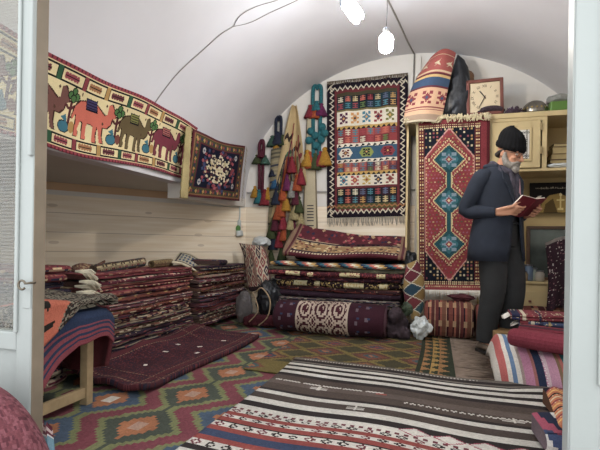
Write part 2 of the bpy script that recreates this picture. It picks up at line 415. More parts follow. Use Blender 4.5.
# ---------------------------------------------------------------- lamps
def emit(name, col, s):
    m, nt, b = nodes(name); b.inputs['Base Color'].default_value = (*lin(col), 1)
    b.inputs['Emission Color'].default_value = (*lin(col), 1); b.inputs['Emission Strength'].default_value = s; return m
M_SOCK = plain('lamp_socket', '8d8f92', .4); M_WIRE = plain('black_flex', '55504a', .6)
lp = at(386, 44, Y=3.0)
o = empty('light_bulb', lp, 0, 'glowing white LED bulb hanging on a thin flex from the vault', 'light bulb')
bm = bmesh.new(); lathe(bm, [(.0, -.055), (.022, -.054), (.036, -.046), (.045, -.03), (.047, -.01), (.047, .03), (.044, .045), (.034, .056), (.024, .062)], n=14)
done('globe', bm, emit('warm_white_led', 'fff5e8', LED_POWER), o, True)
bm = bmesh.new(); lathe(bm, [(.024, .062), (.022, .07), (.019, .075), (.019, .1), (.012, .108), (.0, .11)], n=14); done('socket', bm, M_SOCK, o, True)
zc = vault_z(lp.x)-lp.z
tb('flex', M_WIRE, smooth_pts([(0, 0, .105), (.004, 0, .25), (-.003, 0, .45), (0, 0, zc)]), .0025, o)
lp2 = at(353, 11, Y=3.2)
o = empty('energy_saving_lamp', lp2, 0, 'very bright bluish tube lamp near the vault, left of the hanging bulb', 'light bulb')
ax = (Vector((.42, -.35, -.75))).normalized()
a1 = ax.orthogonal().normalized(); a2 = ax.cross(a1)
M_CFL = emit('cool_white_tube', 'e6f2ff', CFL_POWER)
for k in range(4):
    c0 = (a1*math.cos(k*math.pi/2+.4)+a2*math.sin(k*math.pi/2+.4))*.036; tdir = ax.cross(c0).normalized()*.015
    tb('u_tube', M_CFL, [c0-tdir-ax*.1, c0-tdir+ax*.07, c0-tdir*.7+ax*.084, c0+tdir*.7+ax*.084, c0+tdir+ax*.07, c0+tdir-ax*.1], .0115, o, 8)
bm = bmesh.new(); tube(bm, [ax*-.1, ax*-.13, ax*-.15, ax*-.2], [.055, .055, .03, .025], 16); done('ballast_housing', bm, plain('white_plastic', 'c7d2dd', .4), o, True)
e = ax*-.2
tb('flex', M_WIRE, smooth_pts([e, e+Vector((-.03, .0, .03)), Vector((e.x-.03, 0, vault_z(lp2.x+e.x-.03)-lp2.z))]), .003, o)
# cables clipped over the vault
def on_vault(px, py, off=.006):
    d = ray(px, py); lo, hi = .5, 12
    for _ in range(60):
        t = (lo+hi)/2; p = Vector((d.x*t, d.y*t, CAMZ+d.z*t))
        ins = ((p.x-VX)/VA)**2+((p.z-VS)/VB)**2 < 1 if p.z > VS else p.x > XL
        if ins and p.y < YB: lo = t
        else: hi = t
    p = Vector((d.x*lo, d.y*lo, CAMZ+d.z*lo)); c = Vector((VX, p.y, VS)); return p+(c-p).normalized()*off
cb = tb('wall_cable', M_CABLE, smooth_pts([on_vault(*q) for q in ((152, 106), (165, 88), (180, 70), (202, 50), (220, 34), (233, 26))], 4), .004)
tag(cb, 'thin grey cable clipped up the vault from the camel hanging', 'cable')
cb = tb('wall_cable', M_CABLE, smooth_pts([on_vault(*q) for q in ((233, 26), (240, 15), (256, 6), (276, 0), (290, -6))], 4), .003)
tag(cb, 'upper of two wires branching from the grey cable towards the bright lamp', 'cable')
cb = tb('wall_cable', M_CABLE, smooth_pts([on_vault(*q) for q in ((233, 26), (250, 22), (270, 12), (290, 3), (300, -2), (312, -8))], 4), .003)
tag(cb, 'lower of two wires branching from the grey cable towards the bright lamp', 'cable')
cb = tb('ceiling_conduit', M_CABLE, [on_vault(*q) for q in ((414, 53), (408, 42), (398, 20), (388, 0), (380, -20))], .008)
tag(cb, 'straight thin conduit running along the vault above the hanging bulb', 'conduit')
cb = tb('wall_pipe', plain('thin_grey_pipe', 'a7a49f', .5), [(-2.12, YB-.025, 1.40), (-.2, YB-.025, 1.40)], .008)
tag(cb, 'thin horizontal grey pipe along the back wall behind the hangings', 'pipe')
# ================================================================ wall hangings
M_FRINGE = plain('cream_wool_fringe', 'cbbd9b', .95, .2, 30)
M_FRGREY = plain('grey_cotton_fringe', 'a89f90', .95, .2, 30)
RED, MAR, NAVY, CREAM, TEAL, OCH, OLV, ORG, BLK, BRN = '8e2226', '5a1822', '232a45', 'e6d9b4', '2d6a72', 'b98a35', '5e6136', 'b8542a', '1c1a1e', '5a3b28'

# --- camel hanging
def camel_cv():
    w, h = 430, 92; cv = Cv(w, h, 'ead69a'); N = 5.375
    G1, B1 = '2f5a3c', '191518'
    cv.rect(0, 0, 1, .045, '9a2438')
    for v0, v1 in ((.055, .215), (.80, .945)):
        cv.rect(0, v0, 1, v1, 'ead69a'); cv.rect(0, v0, 1, v0+.022, B1); cv.rect(0, v1-.022, 1, v1, B1)
        k = 0; x = .005
        while x < 1:
            cv.rect(x, v0, x+.018, v1, (G1, '8c2430', OCH)[k % 3]); cv.rect(x, v0, x+.003, v1, B1); cv.rect(x+.016, v0, x+.018, v1, B1)
            for q in range(5):
                cv.ell(x+.031+q*.0098, (v0+v1)/2, .0058, .042, ('9a3040', 'a86a34', '6e2c33')[k % 3])
            cv.rect(x+.028, (v0+v1)/2-.008, x+.076, (v0+v1)/2+.008, B1)
            x += .093; k += 1
    cv.rect(0, .955, 1, 1, '9a2438')
    for i in range(w//3):
        if i % 2: cv.a[:3, i*3:i*3+2] = lin('5d1626'); cv.a[-3:, i*3:i*3+2] = lin('5d1626')
    cols = ['7a4a40', '7a4a40', 'd5542c', '6c5a36', '7c2236']; sad = ['3f3560', '9a8040', '3d3562', '8a8a3c', 'b5584a']
    for k in range(6):
        cx = (.16+.4*k)/2.15
        def P(pts): return [(cx+(x-.5)*.372/2.15, .22+y*.57) for x, y in pts]
        c = cols[min(k, 4)]
        body = P([(.06, .35), (.14, .22), (.30, .16), (.38, .10), (.50, .13), (.62, .24), (.74, .34), (.80, .30), (.80, .08), (.86, .05), (.90, .12), (.97, .22), (.99, .34), (.92, .38), (.90, .50), (.82, .60), (.72, .60), (.72, .80), (.76, .97), (.68, .97), (.64, .72), (.60, .62), (.58, .80), (.60, .98), (.51, .98), (.51, .62), (.38, .60), (.36, .78), (.38, .96), (.29, .96), (.28, .62), (.22, .60), (.18, .78), (.20, .94), (.11, .94), (.12, .62), (.10, .48), (.04, .62), (.01, .60)])
        grow = [(x+(.0035 if x > cx else -.0035), y+(.012 if y > .5 else -.012)) for x, y in body]
        cv.poly(grow, '3a1b14'); cv.poly(body, c)
        cv.poly(P([(.26, .10), (.52, .08), (.58, .34), (.30, .34)]), '18141e'); cv.poly(P([(.28, .12), (.51, .10), (.55, .31), (.31, .31)]), sad[min(k, 4)])
        for q in range(3): cv.rect(cx-.032, .22+.57*(.15+.06*q), cx+.004, .22+.57*(.165+.06*q), '20182c')
        # tree between camels
        t = cx+.2/2.15
        cv.poly([(t-.004, .34), (t+.006, .34), (t+.004, .66), (t-.006, .66)], '5a1f22')
        cv.poly([(t-.02, .42), (t-.002, .47), (t-.002, .50), (t-.024, .46)], '5a1f22'); cv.poly([(t+.02, .38), (t+.002, .45), (t+.002, .49), (t+.024, .42)], '5a1f22')
        for dx, dy in ((0, .27), (-.012, .32), (.012, .32), (0, .35)): cv.ell(t+dx+.004, dy, .011, .05, '191518'); cv.ell(t+dx+.004, dy, .008, .038, '4c7a3c')
        cv.ell(t-.016, .70, .022, .075, '191518'); cv.ell(t-.016, .70, .019, .062, '2e7286'); cv.ell(t+.014, .68, .012, .07, OCH if k % 2 else '7a3a2c')
        cv.poly([(t-.03, .60), (t-.012, .55), (t-.004, .66)], '2e7286')
        for dx, dy in ((-.05, .28), (-.055, .52), (.033, .26), (.036, .50), (.04, .72)): cv.ell(t+dx, dy, .003, .02, '5b3c26')
    return cv
Y0, Y1 = 1.42, 3.57
def camel_fn(U, V):
    y = Y0+(Y1-Y0)*U
    zt = 1.835+.012*np.cos(U*9); zb = 1.335+.05*U**2+.012*np.sin(U*11)
    z = zt+(zb-zt)*V
    x = VX-VA*np.sqrt(1-np.clip((z-VS)/VB, 0, 1)**2)+.022+.008*np.sin(U*23+V*2)
    return x, y, z
o = sheet('camel_wall_hanging', camel_cv(), camel_fn, None, .008, M_KILIM)
tag(o, 'long cream wall hanging with a row of woven camels on the left vault', 'wall hanging')
p = [(vault_x(1.86)+.03, Y1-.01, 1.86), (vault_x(1.34)+.03, Y1+.02, 1.30)]
ea, eb, ec, ed = [np.array(at(*q)) for q in ((187, 126, None, -2.0), (192, 127, None, -2.0), (188, 199, None, -2.06), (181, 198, None, -2.06))]
sheet('end_fringe', Cv(6, 40, 'b8a468'), lambda U, V: tuple((ea[i]*(1-U)+eb[i]*U)*(1-V)+(ed[i]*(1-U)+ec[i]*U)*V+(.004*np.sin(V*60+U*3) if i == 1 else 0) for i in range(3)), o, .014, M_WOOL)
# --- small mat with medallion
def mat_cv():
    cv = Cv(110, 90, MAR)
    cv.rect(.02, .03, .98, .97, '8a5a30'); cv.rect(.04, .05, .96, .95, '4c4a2a')
    for i in range(24):
        x = .06+i*.038; c = (OCH, '8e3030', '2a3050')[i % 3]
        for y in (.10, .90): cv.dia(x, y, .018, .035, c)
    for i in range(16):
        y = .12+i*.05; c = (OCH, '8e3030', '2a3050')[i % 3]
        for x in (.07, .93): cv.dia(x, y, .02, .03, c)
    cv.rect(.11, .15, .89, .85, MAR); cv.rect(.13, .17, .87, .83, '10142a')
    rng = random.Random(4)
    for i in range(90):
        a = rng.uniform(0, 6.28); r = rng.uniform(.22, .33); cv.ell(.5+r*math.cos(a)*.95, .5+r*math.sin(a)*1.15, .022, .026, rng.choice(['8e2a34', 'a8404a', '5c2430', '31406a']))
    for i in range(190):
        a = rng.uniform(0, 6.28); r = rng.uniform(0, .23); cv.ell(.5+r*math.cos(a)*1.0, .5+r*math.sin(a)*1.1, .016, .02, rng.choice(['ddd0a8', 'c8b684', 'ddd0a8', '4a2028']))
    for x in (.2, .8):
        for y in (.25, .75): cv.ell(x, y, .03, .045, 'b9b6b0'); cv.ell(x, y, .014, .02, '4a5070')
    return cv
qa, qb, qc, qd = at(194, 129, X=-2.02), at(245, 146, X=-1.99), at(240, 201, X=-2.06), at(184, 196, X=-2.08)
qa, qb, qc, qd = [np.array(q) for q in (qa, qb, qc, qd)]
def mat_fn(U, V):
    P = [(qa[i]*(1-U)+qb[i]*U)*(1-V)+(qd[i]*(1-U)+qc[i]*U)*V for i in range(3)]
    return P[0]+.010*np.sin(U*9+V*3), P[1], P[2]-.03*np.sin(U*math.pi)*(1-V)
o = sheet('medallion_mat', mat_cv(), mat_fn, None, .01, M_WOOL)
tag(o, 'small square dark navy mat with a cream floral medallion hung right of the camels', 'rug')
fringe('end_fringe', Vector(qb)+Vector((.01, .01, 0)), Vector(qc)+Vector((.01, .01, 0)), 40, .07, M_FRGREY, o, down=(.02, .6, -.6), seed=3)

# --- kilim on the back wall
def kilim_cv():
    w, h = 140, 238; cv = Cv(w, h, '231b26'); R = random.Random(8)
    cv.rect(.10, .05, .90, .955, '6d1e26')
    cv.zig(.025, .10, 24, 'd8ccb0', .26, vert=True); cv.zig(.90, .975, 24, 'd8ccb0', .26, vert=True)
    cv.zig(.02, .062, 15, 'd8ccb0', .3); cv.zig(.935, .978, 15, 'd8ccb0', .3)
    pal = ['c9b27a', '3f7f8c', 'c25330', '9c2430', '5f7a3e', 'd8cfae', 'b98a35', '57607c']
    def cells(y0, y1, bgs, rows=2, n=8):
        for r in range(rows):
            for i in range(n):
                x0 = .13+.74*i/n; x1 = .13+.74*(i+1)/n; a = y0+(y1-y0)*r/rows; b = y0+(y1-y0)*(r+1)/rows
                cv.rect(x0, a, x1, b, R.choice(bgs)); comb(cv, x0+.006, a+.002, x1-.006, b-.002, R.choice(pal))
    cv.rect(.13, .075, .87, .10, '4c4630'); cells(.10, .20, ['1e2530', '241c26', '3a2028', '1f3a44'])
    cv.rect(.13, .20, .87, .213, '7a6a34'); cv.rect(.13, .213, .87, .325, 'e6dcc4')
    for i, c in enumerate(['5a1f44', 'd08a2c', '3a7a90', '8e2226', '7c7a3a']): star(cv, .215+.143*i, .268, .05, .040, c, 'd8a040' if i % 2 == 0 else '28304a')
    for v in (.325, .665):
        cv.rect(.13, v, .87, v+.022, 'c49a34')
        for i in range(12): cv.poly([(.13+.0617*i, v+.022), (.13+.0617*(i+.5), v+.004), (.13+.0617*(i+.8), v+.022)], '1e2228')
    cells(.347, .455, ['9c2a26', 'a83a2c', '7e1e26', '8e2226'])
    for v in (.455, .57):
        cv.rect(.13, v, .87, v+.026, 'e6dcc4')
        for i in range(10): cv.poly([(.13+.074*i, v+.026), (.13+.074*(i+.35), v+.003), (.13+.074*(i+.8), v+.016), (.13+.074*(i+.45), v+.02)], '1e2228')
    cv.rect(.13, .481, .87, .57, '2f5874')
    for x, c, c2 in ((.24, 'e6dcc4', '6d1e26'), (.5, '8e9a40', '2c2430'), (.76, '8e2230', '5a1220')):
        cv.poly([(x-.09, .525), (x-.05, .49), (x+.05, .49), (x+.09, .525), (x+.05, .56), (x-.05, .56)], c); star(cv, x, .525, .045, .026, c2, 'd8a040')
    cells(.596, .665, ['9c2a26', 'a83a2c', '6e3430'], 1); cells(.63, .665, ['9c2a26', '7e1e26'], 1)
    cells(.596, .665, ['a83a2c', '8e2a26', '5a3444'], 2)
    cv.rect(.13, .687, .87, .77, 'e6dcc4')
    for i, c in enumerate(['2f7a90', 'a8242c', 'c0a030', '282a44', '8a3a2c']): star(cv, .215+.143*i, .728, .05, .034, c, 'd8a040' if i % 2 else '8e2226')
    cv.rect(.13, .77, .87, .785, '6d1e26'); cells(.785, .90, ['18202c', '202a2c', '14343c', '3a1c28'])
    cv.rect(.13, .90, .87, .935, '55542c'); cv.zig(.905, .93, 16, 'a06a30', .5)
    cv.noise(.08, np.random.default_rng(1)); return cv
kt = at(327, 84, Y=4.86), at(408, 75, Y=4.86), at(327, 218, Y=4.86), at(408, 216, Y=4.86)
K = [np.array(q) for q in kt]
def kil_fn(U, V):
    P = [(K[0][i]*(1-U)+K[1][i]*U)*(1-V)+(K[2][i]*(1-U)+K[3][i]*U)*V for i in range(3)]
    return P[0], P[1]+.008*np.sin(U*14)*V, P[2]-.012*np.abs(np.sin(U*12.5))*(1-V)
o = sheet('kilim', kilim_cv(), kil_fn, None, .006, M_KILIM)
tag(o, 'tall multicoloured banded kilim with zigzag border hung on the back wall', 'rug')
fringe('bottom_fringe', kt[2]+Vector((0, -.01, .0)), kt[3]+Vector((0, -.01, .0)), 80, .10, M_FRGREY, o, seed=5, r=.003)
fringe('top_fringe', kt[0]+Vector((0, -.012, .02)), kt[1]+Vector((0, -.012, .02)), 120, .045, plain('brown_selvedge', '6f6250', .9), o, seed=6, r=.003)

# --- tribal rug hanging from the shelf front
def tribal_cv():
    w, h = 120, 262; cv = Cv(w, h, '7c1722'); R = random.Random(5)
    cv.rect(.0, 0, .03, 1, 'b8a878')
    for a, b_, c, d in ((.03, .025, .115, .985), (.80, .025, .885, .985), (.03, .025, .885, .048), (.03, .945, .885, .965)): cv.rect(a, b_, c, d, '5a1620')
    for i in range(52):
        y = .03+i*.0182
        for x in (.05, .082, .82, .852): cv.rect(x, y, x+.018, y+.009, 'd8c48c' if i % 2 else 'a87a3c')
    for i in range(30):
        x = .05+i*.028
        for y in (.030, .042, .948, .958): cv.rect(x, y, x+.015, y+.006, 'd8c48c')
    cv.rect(.115, .05, .80, .945, '191c26')
    rows = 46
    for j in range(rows):
        for i in range(13):
            x = .13+i*.052; y = .055+j*.0193; cv.rect(x, y, x+.024, y+.0115, R.choice(['b8a878', 'b08a44', '191c26', '8a3a42', '191c26', '191c26', 'a87a3c', 'c8b890']))
    hexp = [(.44, .055), (.48, .055), (.80, .22), (.80, .77), (.48, .942), (.44, .942), (.115, .77), (.115, .22)]
    def sc(k): return [((x-.457)*k+.457, (y-.5)*k+.5) for x, y in hexp]
    cv.poly(hexp, 'c08a7c'); cv.poly(sc(.975), '8a1a24')
    for v in np.linspace(.22, .77, 30):
        for x in (.13, .775): cv.rect(x, v, x+.02, v+.008, 'c49a6c')
    for j in range(40):
        for i in range(14):
            x = .14+i*.049+(.024 if j % 2 else 0); y = .09+j*.0212
            hx = abs(x-.457)/.34; lim = .5-abs(y-.5)
            if lim < .05 + .0: continue
            if hx > min(1, (lim-.03)/.25): continue
            cv.ell(x, y, .011, .0048, R.choice(['a8803c', '98506a', '8a6a3a', 'b8a070', '9a3a48', '5c5a3c']))
    cv.rect(.435, .08, .475, .92, '8a1a24')
    cx = .455
    cv.rect(cx-.05, .24, cx+.05, .75, 'd8c48c'); cv.rect(cx-.04, .24, cx+.04, .75, '8a1a24'); cv.rect(cx-.028, .24, cx+.028, .75, '1f5156')
    YS = (.235, .475, .73)
    for y in YS:
        cv.dia(cx, y, .315, .130, '5a1620', 13); cv.dia(cx, y, .300, .124, 'cdb87c', 13); cv.dia(cx, y, .275, .112, '8a1a24', 12)
        for q in range(9):
            t = q/9
            for sx in (-1, 1):
                for sy in (-1, 1): cv.rect(cx+sx*(.285*t)-.006, y+sy*.117*(1-t)-.005, cx+sx*(.285*t)+.006, y+sy*.117*(1-t)+.005, '8a1a24')
        cv.dia(cx, y, .235, .094, 'cdb87c', 12)
    cv.rect(cx-.042, YS[0], cx+.042, YS[2], 'cdb87c'); cv.rect(cx-.03, YS[0], cx+.03, YS[2], '1f5156')
    for y in YS:
        cv.dia(cx, y, .218, .087, '1d4d54', 12); cv.dia(cx, y, .14, .058, '2c6a74', 9)
        star(cv, cx, y, .10, .042, '7f93a0', 'a03040'); cv.dia(cx, y, .05, .021, '8e1c28'); cv.dia(cx, y, .02, .009, 'd8c48c')
    cv.rect(0, 0, 1, .012, '8e1c28'); cv.rect(.885, 0, 1, 1, '7c1722'); cv.rect(.96, 0, 1, 1, '541018'); cv.rect(0, .97, 1, 1, '9a2a30')
    for i in range(40): cv.rect(.03+i*.024, .975, .042+i*.024, .982, 'd8c48c')
    cv.noise(.1, np.random.default_rng(2)); return cv
T = [np.array(at(*q, Y=4.36)) for q in ((416, 121), (490, 117), (417, 290), (489, 291))]
def tri_fn(U, V):
    P = [(T[0][i]*(1-U)+T[1][i]*U)*(1-V)+(T[2][i]*(1-U)+T[3][i]*U)*V for i in range(3)]
    return P[0], P[1]+.006*np.sin(U*11+V*4), P[2]
o = sheet('tribal_rug', tribal_cv(), tri_fn, None, .012, M_WOOL)
tag(o, 'long red rug with three linked teal diamonds hanging behind the standing man', 'rug')
fringe('bottom_fringe', Vector(T[2])+Vector((0, -.012, .005)), Vector(T[3])+Vector((0, -.012, .005)), 80, .085, plain('pale_cotton_fringe', 'ded8cc', .95), o, seed=7, r=.0035)

# ---------------------------------------------------------------- tassels, bands and cloths hung on the back wall
YT = YB-.03
def yarn(c): return plain('yarn_'+c, tuple(int(c[i:i+2], 16)/255*.78+.03 for i in (0, 2, 4)), .95, .3, 60, bump=.5, bscale=200)
YN = {c: yarn(c) for c in ('2a7078', '1e2438', '5a1a2c', 'c08a2c', 'b4502a', '8e2430', '3f4a26', '3a5a4a', 'b9a878', '9c9a92', '6c2050', '2c5f8a')}
def skirt(c, top, h, r, parent, name='tassel'):
    bm = bmesh.new(); x, y, z = top
    rings_loft(bm, [(x, y, z-h*t, max(r*q, .002), max(r*q*.75, .002)) for t, q in ((0, .12), (.04, .30), (.12, .36), (.18, .26), (.28, .42), (.6, .72), (.92, .98), (1, 1), (1.0, .3))], 24)
    for i_, v in enumerate(bm.verts):
        k_ = 1+(.10 if i_ % 2 else -.06); v.co.x = x+(v.co.x-x)*k_; v.co.y = y+(v.co.y-y)*k_; v.co.z += (.008 if i_ % 3 == 0 and v.co.z < z-h*.9 else 0)
    return done(name, bm, YN[c], parent, True)
def hanger(name, px, py0, py1, label, cat, band_c, wid, sk, Y=YT):
    p0 = at(px, py0, Y=Y); p1 = at(px, py1, Y=Y)
    o = empty(name, p0, 0, label, cat, 'woollen tassel hangings on the back wall')
    L = p0.z-p1.z
    bm = bmesh.new()
    for s in (-1, 1): tube(bm, smooth_pts([(0, -.01, 0), (s*wid*.5, -.012, -.03), (s*wid*.45, -.015, -L*.5), (s*wid*.35, -.012, -L)]), .019 if wid < .08 else .023, 8)
    ellips(bm, (0, -.012, -.012), (.017, .014, .03), 10)
    done('cord_loop', bm, YN[band_c], o, True)
    for c, dx, dz, h, r in sk: skirt(c, (dx, -.02-.0005*abs(h)*10, -dz), h, r*1.3, o)
    return o
def sx(px, Y=YT): return (at(px+1, 150, Y=Y)-at(px, 150, Y=Y)).x
k = sx(280)
hanger('tassel_hanging', 262, 141, 198, 'short maroon braided hanging with teal, gold and red tassels, leftmost on the wall', 'tassel hanging', '5a1a2c', .05,
       [('3f4a26', -.05, .16, .11, .045), ('3a5a4a', .05, .17, .11, .045), ('5a1a2c', 0, .10, .10, .04), ('c08a2c', -.07, .52, .14, .04), ('2a7078', -.02, .56, .17, .045), ('8e2430', .05, .56, .19, .05), ('c08a2c', .09, .54, .15, .035)])
hanger('tassel_hanging', 279, 118, 196, 'navy braided hanging with dark green tassels beside the beige patterned cloth', 'tassel hanging', '1e2438', .06,
       [('3a5a4a', -.07, .20, .13, .05), ('1e2438', .0, .16, .16, .06), ('3f4a26', .06, .20, .13, .05), ('c08a2c', -.02, .24, .12, .03), ('1e2438', -.05, .52, .16, .04), ('2c5f8a', -.02, .62, .2, .05), ('1e2438', .04, .58, .26, .05)])
o = hanger('tassel_hanging', 317.5, 87, 160, 'long turquoise hanging with pompoms and orange tassels beside the tall kilim', 'tassel hanging', '2a7078', .09,
       [('8e2430', -.07, .20, .15, .055), ('b4502a', -.02, .20, .16, .05), ('6c2050', .05, .19, .15, .055), ('2a7078', 0, .16, .12, .05), ('c08a2c', -.10, .70, .2, .06), ('b4502a', -.07, .72, .2, .05), ('3f4a26', -.01, .74, .19, .055), ('8e2430', .05, .72, .18, .05), ('c08a2c', .10, .68, .21, .06)])
for i, (dx, dz) in enumerate(((-.06, .50), (.07, .46), (-.01, .55), (-.08, .60), (.06, .60), (.0, .66), (.1, .53))):
    bm = bmesh.new(); ellips(bm, (dx, -.035, -dz), (.044, .036, .044), 12); done('pompom', bm, YN['2a7078'], o, True)
# beige patterned cloth hung from a nail
def beige_cv():
    cv = Cv(60, 110, 'c8ab72'); R = random.Random(3)
    
    for x, y in ((.3, .28), (.35, .62), (.7, .42), (.65, .8)):
        cv.poly([(x-.2, y), (x-.04, y-.035), (x+.05, y+.015), (x+.2, y-.04), (x+.22, y+.0), (x+.05, y+.065), (x-.05, y+.015), (x-.18, y+.04)], '3a2c28')
    cv.ell(.42, .47, .15, .05, '3f6a50'); cv.ell(.42, .47, .07, .02, '8aa070')
    cv.ell(.85, .55, .1, .035, '8e2430'); return cv
a0 = at(297, 106, Y=YT)
def bei_fn(U, V):
    wd = .05+.44*V**.8; cx = -.02-.03*V
    x = a0.x+cx+(U-.55)*wd*(1-.12*V); z = a0.z-V*1.15-(.12*(1-U))*V+.40*(V**2)*(U-.3)*(U > .3)
    y = a0.y-.03-.03*np.sin(U*math.pi*2.2+.4)
    return x, y, z
o = sheet('patterned_cloth', beige_cv(), bei_fn, None, .006, M_KILIM)
tag(o, 'beige cloth with dark motifs gathered on a nail on the back wall', 'cloth')
a1_ = at(309, 105, Y=YT)
def strap_cv():
    cv = Cv(20, 130, 'c3b491'); cv.rect(0, 0, .1, 1, '7a6a50'); cv.rect(.9, 0, 1, 1, '7a6a50')
    for i in range(9): cv.rect(.3, .78+i*.022, .75, .787+i*.022, '3a3440')
    return cv
o = sheet('woven_strap', strap_cv(), lambda U, V: (a1_.x+.02+.02*V+(U-.5)*(.05+.13*V**.6), a1_.y-.012-.012*np.sin(U*3.14)+0*V, a1_.z-V*1.45), None, .006, M_KILIM)
tag(o, 'long narrow beige strap hanging between the beige cloth and turquoise tassels', 'strap')
gd = [np.array(at(*q, Y=YT)) for q in ((272, 150), (282, 148), (280, 238), (268, 240))]
def grey_cv():
    cv = Cv(16, 90, '8c8060'); R = random.Random(2)
    for i in range(22): cv.rect(0, i*.045, 1, i*.045+.02, R.choice(['5a5444', '3a3c4a', '9a8c68', '4a3c38', '8c8060']))
    return cv
o = sheet('woven_strap', grey_cv(), lambda U, V: tuple((gd[0][i]*(1-U)+gd[1][i]*U)*(1-V)+(gd[3][i]*(1-U)+gd[2][i]*U)*V+((-.03-.02*np.sin(U*3)) if i == 1 else 0) for i in range(3)), None, .008, M_KILIM)
tag(o, 'grey green banded strap hanging behind the navy braid and orange tassels', 'strap')
# the long cluster of tassels hanging below the beige cloth
cl = at(289, 165, Y=YT-.09)
o = empty('tassel_cluster', cl, 0, 'cluster of orange, magenta and olive tassels hanging below the beige cloth', 'tassel hanging')
TS = [(292, 158, '8e2430'), (301, 170, '8e2430'), (283, 186, 'b4502a'), (278, 205, 'b4502a'), (292, 183, '9c9a92'), (297, 176, 'b4502a'), (299, 198, '3f4a26'), (286, 196, 'c08a2c'), (291, 215, 'b9a878'), (283, 215, '8e2430'), (271, 224, '3f4a26'), (290, 226, '3f4a26'), (279, 233, '8e2430'), (301, 214, 'b9a878'), (271, 250, '3f4a26'), (281, 202, 'b4502a'), (295, 205, 'b9a878'), (276, 190, '1e2438'), (287, 176, '6c2050'), (275, 216, '5a1a2c'), (288, 236, '5a1a2c'), (284, 226, 'b4502a'), (296, 190, '5a1a2c'), (273, 235, '1e2438'), (282, 246, '3f4a26'), (294, 222, '5a1a2c')]
for px, py, c in TS:
    q = at(px, py, Y=YT-.10)-cl; h = .19
    skirt(c, (q.x, q.y, q.z+.02), h, .055, o)
    tb('cord', YN[c], [(q.x, q.y, q.z+.02), (q.x*.7, q.y+.02, q.z+.2), (q.x*.5+.02, .04, max(q.z+.4, .1))], .005, o, 6)
# ================================================================ floor coverings
def kilim1():
    # diamonds spaced .34 m across, .44 m along
    w, h = 190, 330; Wm, Hm = 1.9, 3.3; cv = Cv(w, h, '86703c')
    X = cv.X*Wm; Y = cv.Y*Hm; x0, y0, px_, py_ = .69, .42, .68, .44
    cell = .02
    qx, qy = np.floor(X/cell)*cell+cell/2, np.floor(Y/cell)*cell+cell/2
    def d(ox, oy, ax, ay):
        dx = np.abs(((qx-x0-ox+px_/2) % px_)-px_/2); dy = np.abs(((qy-y0-oy+py_/2) % py_)-py_/2); return dx/ax+dy/ay, dx, dy
    for ox, oy, inner in ((0, 0, '46596e'), (px_/2, .22, '4c5348')):
        D, dx, dy = d(ox, oy, .20, .24)
        cv.a[D < 1.32] = lin('7c3440'); cv.a[D < 1.08] = lin('7c8050'); cv.a[D < .88] = lin(inner)
        D2, dx, dy = d(ox, oy, .09, .13); cv.a[D2 < 1] = lin('a8622e')
        m = ((np.abs(dx-.055) < .02) & (dy < .05)) | ((dx < .03) & (np.abs(dy-.075) < .022)); cv.a[m] = lin('a8622e')
        cv.a[(dx < .025) & (dy < .032)] = lin('d8cfc0') if inner == '46596e' else lin('b08a74')
    # striped flank towards the striped kilim
    B = X-(Wm-.62)
    m = (B > 0) & (B < .5); tri = (np.abs(((qy/.16) % 1)*2-1))
    cv.a[m & (B > .10+.10*tri)] = lin('8a5a34'); cv.a[m & (B > .17+.10*tri)] = lin('7a2f3c'); cv.a[m & (B > .25+.1*tri)] = lin('3f5368')
    tri2 = np.abs(((qy/.22+.3) % 1)*2-1)
    cv.a[B > .40] = lin('7c8050'); cv.a[B > .44+.08*tri2] = lin('7c3440'); cv.a[B > .50+.08*tri2] = lin('8a5a34'); cv.a[(B > .56)] = lin('46596e')
    cv.noise(.12, np.random.default_rng(3)); return cv
def flatrug(name, cv, fn, label, th=.006, mat=None):
    o = sheet(name, cv, fn, None, th, mat or M_KILIM); return tag(o, label, 'rug')
def bump_(U, V, a, s): return a*(np.sin(U*7+s)*np.cos(V*9+s*2)+.5*np.sin(V*17+U*5+s))
bm = bmesh.new(); box(bm, -2.14, XR-.01, 1.12, 4.86, 0.0, .004)
o = done('carpet', bm, plain('dull_brown_carpet', '58473c', .95, .35, 12, bump=.5, bscale=120)); tag(o, 'dull mottled brown carpet laid under the kilims', 'carpet')
